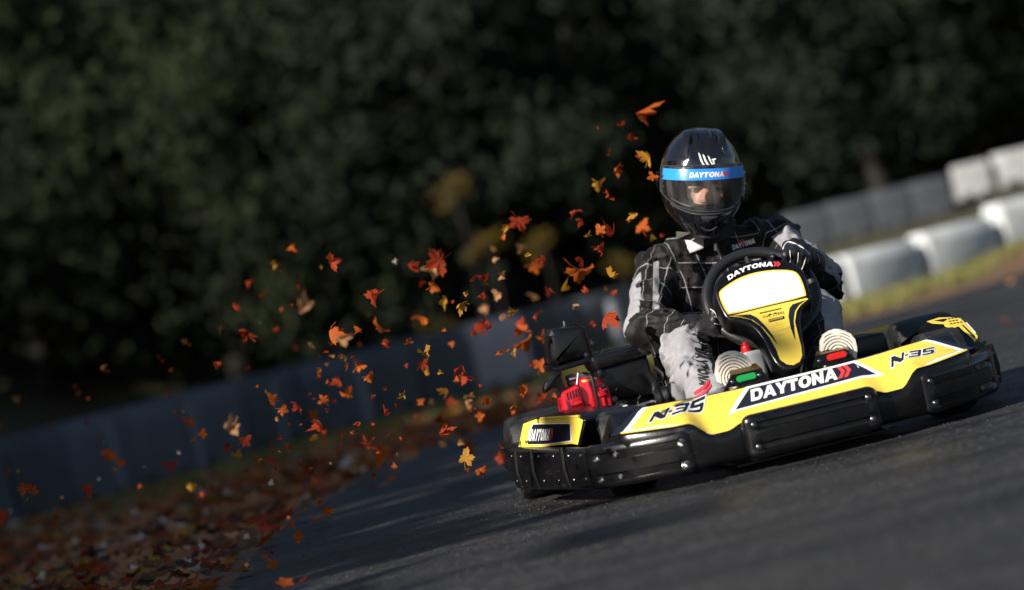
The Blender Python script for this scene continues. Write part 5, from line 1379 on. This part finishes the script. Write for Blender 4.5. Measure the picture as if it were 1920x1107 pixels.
# vents
bm = bmesh.new()
def vent(pts, wd, hgt):
    P_ = [HS(p, h, 0) for p, h in pts]; n_ = len(P_)
    for i in range(n_-1):
        pass
    L_ = []
    for i, p in enumerate(P_):
        t = (P_[min(i+1, n_-1)]-P_[max(i-1, 0)]).normalized(); nrm = (p-HC).normalized(); sd = t.cross(nrm).normalized(); k = wd[i]
        L_.append([p-sd*k-nrm*.002, p-sd*k*.7+nrm*hgt[i], p+sd*k*.7+nrm*hgt[i], p+sd*k-nrm*.002])
    vv = [[bm.verts.new(q) for q in r_] for r_ in L_]
    for i in range(n_-1):
        for j in range(3): bm.faces.new((vv[i][j], vv[i][j+1], vv[i+1][j+1], vv[i+1][j]))
    bm.faces.new(vv[0]); bm.faces.new(vv[-1][::-1])
for s in (-1, 1):
    vent([(s*.50, .072), (s*.56, .095), (s*.62, .118), (s*.75, .136), (s*1.2, .147)], [.003, .009, .013, .014, .010], [.002, .008, .011, .010, .004])
    vent([(s*.30, .118), (s*.36, .130), (s*.55, .143), (s*.9, .151)], [.004, .010, .012, .008], [.001, .006, .007, .003])
    vent([(s*.95, -.080), (s*.75, -.098), (s*.58, -.118), (s*.5, -.138)], [.003, .008, .008, .003], [.002, .006, .006, .002])
bmobj('crown_vent', bm, hm, helm, angle=30)
bm = bmesh.new(); vent([(-.22, -.097), (-.12, -.099), (0, -.100), (.12, -.099), (.22, -.097)], [.004, .006, .0065, .006, .004], [.003, .007, .008, .007, .003])
vent([(-.30, -.128), (-.16, -.136), (0, -.139), (.16, -.136), (.30, -.128)], [.002, .003, .003, .003, .002], [.002, .003, .003, .003, .002]); bmobj('chin_vent', bm, mat('chin_vent', (.03,.035,.045), .4), helm)

# ================================================================ leaves in the air
def maple(seed, fold, curl, twist):
    r = random.Random(seed); lob = []
    tips = [(-90, .30), (-38, .74), (18, .98), (90, 1.0), (162, .98), (218, .74)]
    for i, (a, L) in enumerate(tips):
        L *= r.uniform(.80, 1.10)*(.45 if i and r.random() < .13 else 1); nx = tips[(i+1) % 6][0] + (360 if i == 5 else 0)
        if i == 0: lob.append((a, .16)); 
        else:
            lob += [(a-25, L*.62), (a-19, L*.80), (a-10, L*.76), (a, L), (a+10, L*.76), (a+19, L*.80), (a+25, L*.62)]
        lob.append(((a+nx)/2, .46 if i not in (0, 5) else .34))
    n = len(lob); vs = []
    for k in (.02, .35, .7, 1.0):
        for a, L in lob: vs.append([L*k*math.cos(R(a)), L*k*math.sin(R(a)), 0])
    fs = [(j*n+i, j*n+(i+1) % n, (j+1)*n+(i+1) % n, (j+1)*n+i) for j in range(3) for i in range(n)]
    m = len(vs)
    for t in (0, .5, 1.0):
        for q in (-.022, .022): vs.append([q + .12*t*t, -.1-.75*t, .01])
    fs += [(m, m+1, m+3, m+2), (m+2, m+3, m+5, m+4)]
    out = []
    for x, y, z in vs:
        rr = math.hypot(x, y)
        z += fold*abs(x) + curl*rr*rr*.55 + .06*math.sin(7*math.atan2(y, x)+seed)*rr
        a = twist*y; x, z = x*math.cos(a)-z*math.sin(a), x*math.sin(a)+z*math.cos(a)
        a = curl*1.1*y; y, z = y*math.cos(a)-z*math.sin(a)*.5, z*math.cos(a)+y*math.sin(a)*.5
        out.append((x, y, z))
    return out, fs
LEAFME = {}
def leaf_mesh(form, var, colour):
    k = (form, var, colour)
    if k not in LEAFME:
        prm = {'m': (.12, .15, .2), 'c': (.55, .7, .7), 's': (.9, .5, .5), 'f': (.7, 1.0, 1.0)}[form]
        vs, fs = maple(var*5+len(form), prm[0]*(1+.25*var-.25), prm[1]*(1 if var % 2 else -1), prm[2])
        if form in 'fs': vs = [(x*(.50 if var % 2 else .68), y, z) for x, y, z in vs]
        me = bpy.data.meshes.new('maple_leaf'); me.from_pydata(vs, [], fs); me.update(); shade(me, 50)
        me.materials.append(LM[colour])
        LEAFME[k] = me
    return LEAFME[k]
# u, v, size in photo pixels, colour, form (m flat, c curled, s folded edge-on, f small scrap), b = out of focus
LEAVES = """
30,745,22,gold,f,b 143,725,14,red,f,b 149,733,13,orange,f,b 168,746,14,orange,f,b 193,691,22,gold,f,b 204,696,9,red,s,b 252,733,14,red,f,b 313,742,15,red,f,b 298,668,12,red,f,b 304,679,11,orange,f,b 320,694,15,orange,f,b 345,638,22,gold,f,b 357,648,9,red,s,b
5,801,17,orange,f,b 96,790,13,red,f,b 161,794,17,red,f,b 334,772,14,red,f 346,774,14,gold,f 360,798,34,orange,c 378,814,26,orange,m 364,827,17,gold,f 182,824,13,orange,f 194,828,12,gold,f 207,851,32,orange,c 225,866,26,orange,m 213,882,16,gold,f 20,881,13,red,f 33,885,12,gold,f 45,907,32,orange,c 61,921,26,orange,m 51,941,16,gold,f
317,871,40,red,c,b 335,849,10,pale,f,b 165,924,40,red,c,b 184,901,10,pale,f,b 8,971,34,red,c,b 22,957,10,pale,f,b 292,863,10,red,f,b 271,875,12,brown,f,b 263,914,19,red,f,b 359,911,24,gold,c,b 377,932,22,red,f,b 133,917,10,red,f,b 115,932,10,brown,f,b 106,971,19,red,f,b
551,463,20,orange,s,b 516,497,24,gold,f,b 527,506,8,red,s,b 623,492,34,red,c 604,499,9,gold,f,b 470,530,20,red,s,b 491,551,18,orange,f,b 559,537,20,red,f,b 534,559,9,red,f,b 546,573,10,red,f,b 526,585,11,orange,f,b 569,583,46,brown,c,b 440,580,21,red,s,b 414,612,23,brown,s,b 464,622,44,red,c 486,604,11,pale,f,b 516,622,22,red,f,b
617,625,40,orange,s 639,630,44,brown,s,b 559,655,24,red,s,b 586,647,22,brown,f,b 407,683,22,red,f 462,694,19,red,f,b 619,647,14,red,f 615,660,15,red,f 624,671,18,gold,f 643,664,22,gold,s 653,681,20,orange,f 662,669,15,red,f 672,687,32,orange,c 613,683,12,brown,f 603,693,20,gold,s 598,705,18,orange,f 671,622,24,orange,f 688,590,21,gold,f,b 696,549,18,orange,f 675,647,11,red,f,b 691,708,26,orange,c 638,714,28,red,c 600,669,7,red,f
484,724,10,red,f 498,731,14,gold,f 510,751,34,orange,c 529,768,26,orange,m 516,787,16,gold,f 430,800,44,brown,c,b 446,780,14,red,f 457,827,34,red,m 424,836,24,red,f,b 443,860,26,gold,c,b 461,884,20,red,f,b 599,704,17,orange,f 614,715,14,red,f 654,738,34,orange,c 608,752,28,orange,m 560,760,32,red,c 584,779,28,orange,m,b 604,796,34,red,s 540,796,11,red,f 630,753,17,red,f 580,740,10,orange,f 590,748,10,red,f 614,772,13,red,f 564,796,8,red,f
604,814,18,red,f,b 614,821,17,red,s,b 592,825,20,gold,s 636,814,14,orange,f 642,815,11,red,f 669,797,11,red,s 696,746,11,red,s 689,834,28,red,s 660,810,11,orange,f 638,830,9,red,f 540,832,17,red,s 525,823,12,red,s 507,830,14,red,s 524,846,10,red,f 512,858,24,red,s 487,865,17,orange,s 518,878,17,red,f 557,867,11,red,f 562,884,14,gold,s 581,878,12,gold,f 599,862,14,red,s 620,869,10,brown,f 630,851,12,orange,f 588,904,24,orange,m 404,883,10,red,f 507,906,20,pale,f 397,917,10,red,f
599,941,20,orange,c 615,960,30,orange,m 581,937,12,gold,f 541,954,14,orange,f 570,955,11,gold,f 540,972,12,orange,f 549,988,18,orange,c 562,1007,30,orange,m 529,987,14,orange,s 520,1004,12,gold,f 490,1005,15,orange,f 474,977,14,orange,f 494,1040,19,orange,c 511,1060,30,orange,m 507,1036,14,red,s 490,1023,12,orange,f 464,1061,11,gold,f 421,1067,13,red,f
824,489,62,red,m 808,503,44,brown,c,b 769,504,27,red,s 741,491,16,pale,f,b 792,530,22,red,s,b 813,537,32,orange,c 835,562,26,gold,c 847,569,13,red,f 866,569,29,gold,c 871,548,16,gold,f 884,526,17,red,f 907,526,32,red,s 946,519,21,brown,s 931,555,26,brown,c 905,560,17,red,s 910,580,25,brown,c,b 908,603,23,red,c 914,619,25,red,s 891,618,34,red,s 939,596,16,brown,f,b 924,471,18,brown,f,b 923,488,20,brown,f,b 952,427,25,gold,c 943,451,16,orange,s 707,556,34,red,s 715,614,40,orange,s 790,593,34,orange,c 831,618,16,orange,f 727,639,22,red,f 955,590,15,gold,f
725,643,25,red,f 767,643,21,orange,c 847,648,22,orange,f,b 796,664,29,gold,s 790,684,30,red,m 798,704,23,gold,f 760,684,16,red,f 828,699,18,gold,f 855,695,29,red,c 854,713,22,orange,f 875,701,32,red,s 894,625,18,red,s 980,640,46,orange,s 941,661,19,orange,f 962,659,17,gold,f 993,684,18,red,f 902,726,15,red,f 840,734,27,gold,s 877,746,25,brown,c 912,747,25,orange,c 930,731,18,red,f,b 756,743,26,gold,s 787,753,22,orange,m 808,749,20,brown,f,b 837,755,26,red,s,b 961,762,18,gold,s 959,777,19,orange,f 893,768,14,red,f 902,780,24,orange,m 881,765,21,brown,f,b 985,734,22,orange,c
726,728,15,red,s 695,746,11,red,s 745,764,14,red,s 722,780,27,red,s 698,796,13,red,f 747,787,10,red,s 782,777,16,red,f,b 820,793,26,red,s,b 842,793,18,red,f,b 824,812,33,red,s 823,831,20,brown,f,b 733,816,9,red,f 752,820,12,red,f 688,834,29,red,s 718,856,54,orange,m,b 745,853,11,gold,f 701,891,18,red,f 740,879,13,orange,s 710,848,12,red,f 872,860,44,gold,m 878,842,46,red,c,b 901,883,25,orange,c 878,883,11,red,s 866,831,20,brown,f,b 938,837,18,red,f 941,860,26,red,c,b 668,797,11,red,s
972,414,48,red,m 976,464,25,brown,c,b 984,479,18,gold,f 1001,497,38,orange,m,b 1024,487,20,red,s 1077,401,27,red,s 1091,411,22,red,s 1124,433,31,orange,m 1104,440,21,gold,s 1149,443,42,red,s 1123,466,29,red,c 1087,504,62,orange,s 1092,486,26,red,s 1143,519,29,gold,s 1099,551,19,red,s 1135,547,17,gold,f 1148,555,20,red,f 1136,590,46,red,s 1111,610,22,red,f 1078,575,19,brown,s 1054,547,39,gold,s 1031,542,20,orange,f 1029,556,24,red,f,b 1011,560,26,brown,s,b 1007,593,25,red,s 961,585,22,gold,c 978,605,27,red,c 981,623,30,orange,s 968,626,18,orange,f,b 938,595,17,brown,f,b 1018,629,26,orange,c 1139,368,16,red,s 1153,374,14,red,s
1194,212,66,orange,s 1165,238,22,red,s 1119,240,13,red,f 1183,257,23,red,c 1143,286,17,red,s 1194,290,17,red,f 1217,299,33,gold,c 1156,315,23,orange,c 1225,332,25,orange,m 1122,343,29,gold,c 1141,363,18,red,s 1190,403,22,gold,c 1182,410,16,red,f 1203,425,42,orange,c 1225,446,19,gold,f 1238,440,17,red,f
1013,687,32,orange,m 986,733,25,orange,c 1018,748,30,red,c 1035,743,16,orange,s 962,660,14,gold,f 944,659,19,orange,f 1110,643,16,brown,f
"""
GL = 'autumn leaves swirling in the air behind the kart'
CN = {'red': 'red', 'orange': 'orange', 'gold': 'golden yellow', 'brown': 'brown', 'pale': 'pale cream', 'dark': 'dark'}
def zone(u, v):
    if u > 1100 and v < 480: return 'beside the black helmet'
    if u > 1000 and v < 530: return 'left of the driver shoulder'
    if u > 1000: return 'before the driver sleeve' if u > 1040 and v < 600 else 'around the black air box'
    if u > 930 and v < 540: return 'beside the yellow saplings'
    if u > 880: return 'left of the red engine'
    if u > 660: return 'high in mid swarm' if v < 600 else 'in the thick of the swarm' if v < 780 else 'low over the tarmac edge'
    if u > 390: return 'high against the dark wood' if v < 600 else 'before the dark barrier tops' if v < 720 else 'over the pale grass patch' if v < 840 else 'above the leaf-strewn verge'
    return 'against the far left wood' if v < 770 else 'before the far left barrier' if v < 900 else 'low over the far left verge'
FN = {'m': 'flat open maple leaf', 'c': 'curled maple leaf', 's': 'folded leaf seen edge-on', 'f': 'small crumpled leaf'}
rl = random.Random(41)
lc = {}; made = []
for e in LEAVES.split():
    q = e.split(','); u, v, sz = float(q[0]), float(q[1]), float(q[2]); colr, form = q[3], q[4]; blur = len(q) > 5
    d = rl.uniform(7.5, 9.3) if u < 900 else rl.uniform(8.4, 9.6)
    if blur: d = rl.choice((rl.uniform(9.5, 10.6), rl.uniform(7.2, 7.6), rl.uniform(10.4, 11.2)))
    gd = (gnd(u, v)-Vector(CAMPOS)).dot(Vector(CF)) if (gnd(u, v)-Vector(CAMPOS)).dot(Vector(CF)) > 0 else 99
    rad = sz*.5*d/FPX
    if d > gd*.93: d = gd*.93; rad = sz*.5*d/FPX
    p = at(u, v, d)
    o = bpy.data.objects.new('maple_leaf', leaf_mesh(form, rl.randrange(4), colr)); COL.objects.link(o)
    view = Vector(CF); tilt = {'m': rl.uniform(5, 32), 'c': rl.uniform(25, 55), 's': rl.uniform(68, 83), 'f': rl.uniform(15, 70)}[form]
    az = rl.uniform(0, 360); n_ = -view
    side = (Vector(CR)*math.cos(R(az)) + Vector(CU)*math.sin(R(az)))
    n_ = (n_*math.cos(R(tilt)) + side*math.sin(R(tilt))).normalized()
    if form == 's' : n_ = n_.lerp(Vector(SUN_AZ_DIR), .15).normalized()
    q_ = n_.to_track_quat('Z', 'Y'); 
    o.rotation_euler = (q_.to_matrix() @ Matrix.Rotation(rl.uniform(0, 6.28), 3, 'Z')).to_euler()
    k = {'m': 1.15, 'c': 1.35, 's': 1.5, 'f': 1.4}[form]; o.scale = (rad*k,)*3; o.location = p
    made.append((o, u, v, sz, colr, form, blur))
for o, u, v, sz, colr, form, blur in made:
    lab = f'{CN[colr]} {FN[form]} {zone(u, v)}'
    if sz >= 38: lab = 'large ' + lab
    if blur: lab = 'blurred ' + lab
    lc.setdefault(lab, []).append((u, o))
for lab, ls in lc.items():
    ls.sort(key=lambda t: t[0])
    for i, (u, o) in enumerate(ls): tag(o, lab if len(ls) == 1 else f'{lab}, {ORD[i] if i < 14 else "far"} from left', 'leaf', GL)
# a few leaves lying on the tarmac and the palest ones on the verge
for u, v, colr, sz, lab in ((1888,613,'orange',26,'orange leaf lying on the tarmac just beyond the right rear of the kart'), (1896,544,'brown',22,'brown leaf lying on the tarmac near the far grass at right'), (847,911,'brown',22,'small brown leaf lying on the bare tarmac left of the kart'),
                            (258,975,'pale',18,''), (310,990,'pale',18,''), (144,1030,'pale',18,''), (199,1040,'pale',18,''), (84,1096,'pale',18,''), (255,1083,'pale',18,''), (384,1042,'pale',20,''), (428,938,'pale',18,''), (465,1026,'pale',18,''), (646,932,'pale',11,'small pale leaf lying on the tarmac just off the verge')):
    g0 = gnd(u, v); o = bpy.data.objects.new('fallen_leaf', leaf_mesh('c' if lab else 'm', rl.randrange(4), colr)); COL.objects.link(o)
    dd = (g0-Vector(CAMPOS)).dot(Vector(CF)); o.scale = (sz*.5*dd/FPX*1.1,)*3
    n_ = Vector((.1, -.8, .6)) if not lab else Vector((.1, -.2, 1))
    o.rotation_euler = (n_.to_track_quat('Z', 'Y').to_matrix() @ Matrix.Rotation(rl.uniform(0, 6.28), 3, 'Z')).to_euler()
    o.location = (g0.x, g0.y, GZ+.02+sz*.25*dd/FPX*(1.6 if not lab else .6))
    tag(o, lab or f'pale cream leaf in the dark leaf carpet, {ORD[(84,144,199,255,258,310,384,428,465).index(u)]} from left', 'leaf', None if lab else 'pale leaves on the verge')
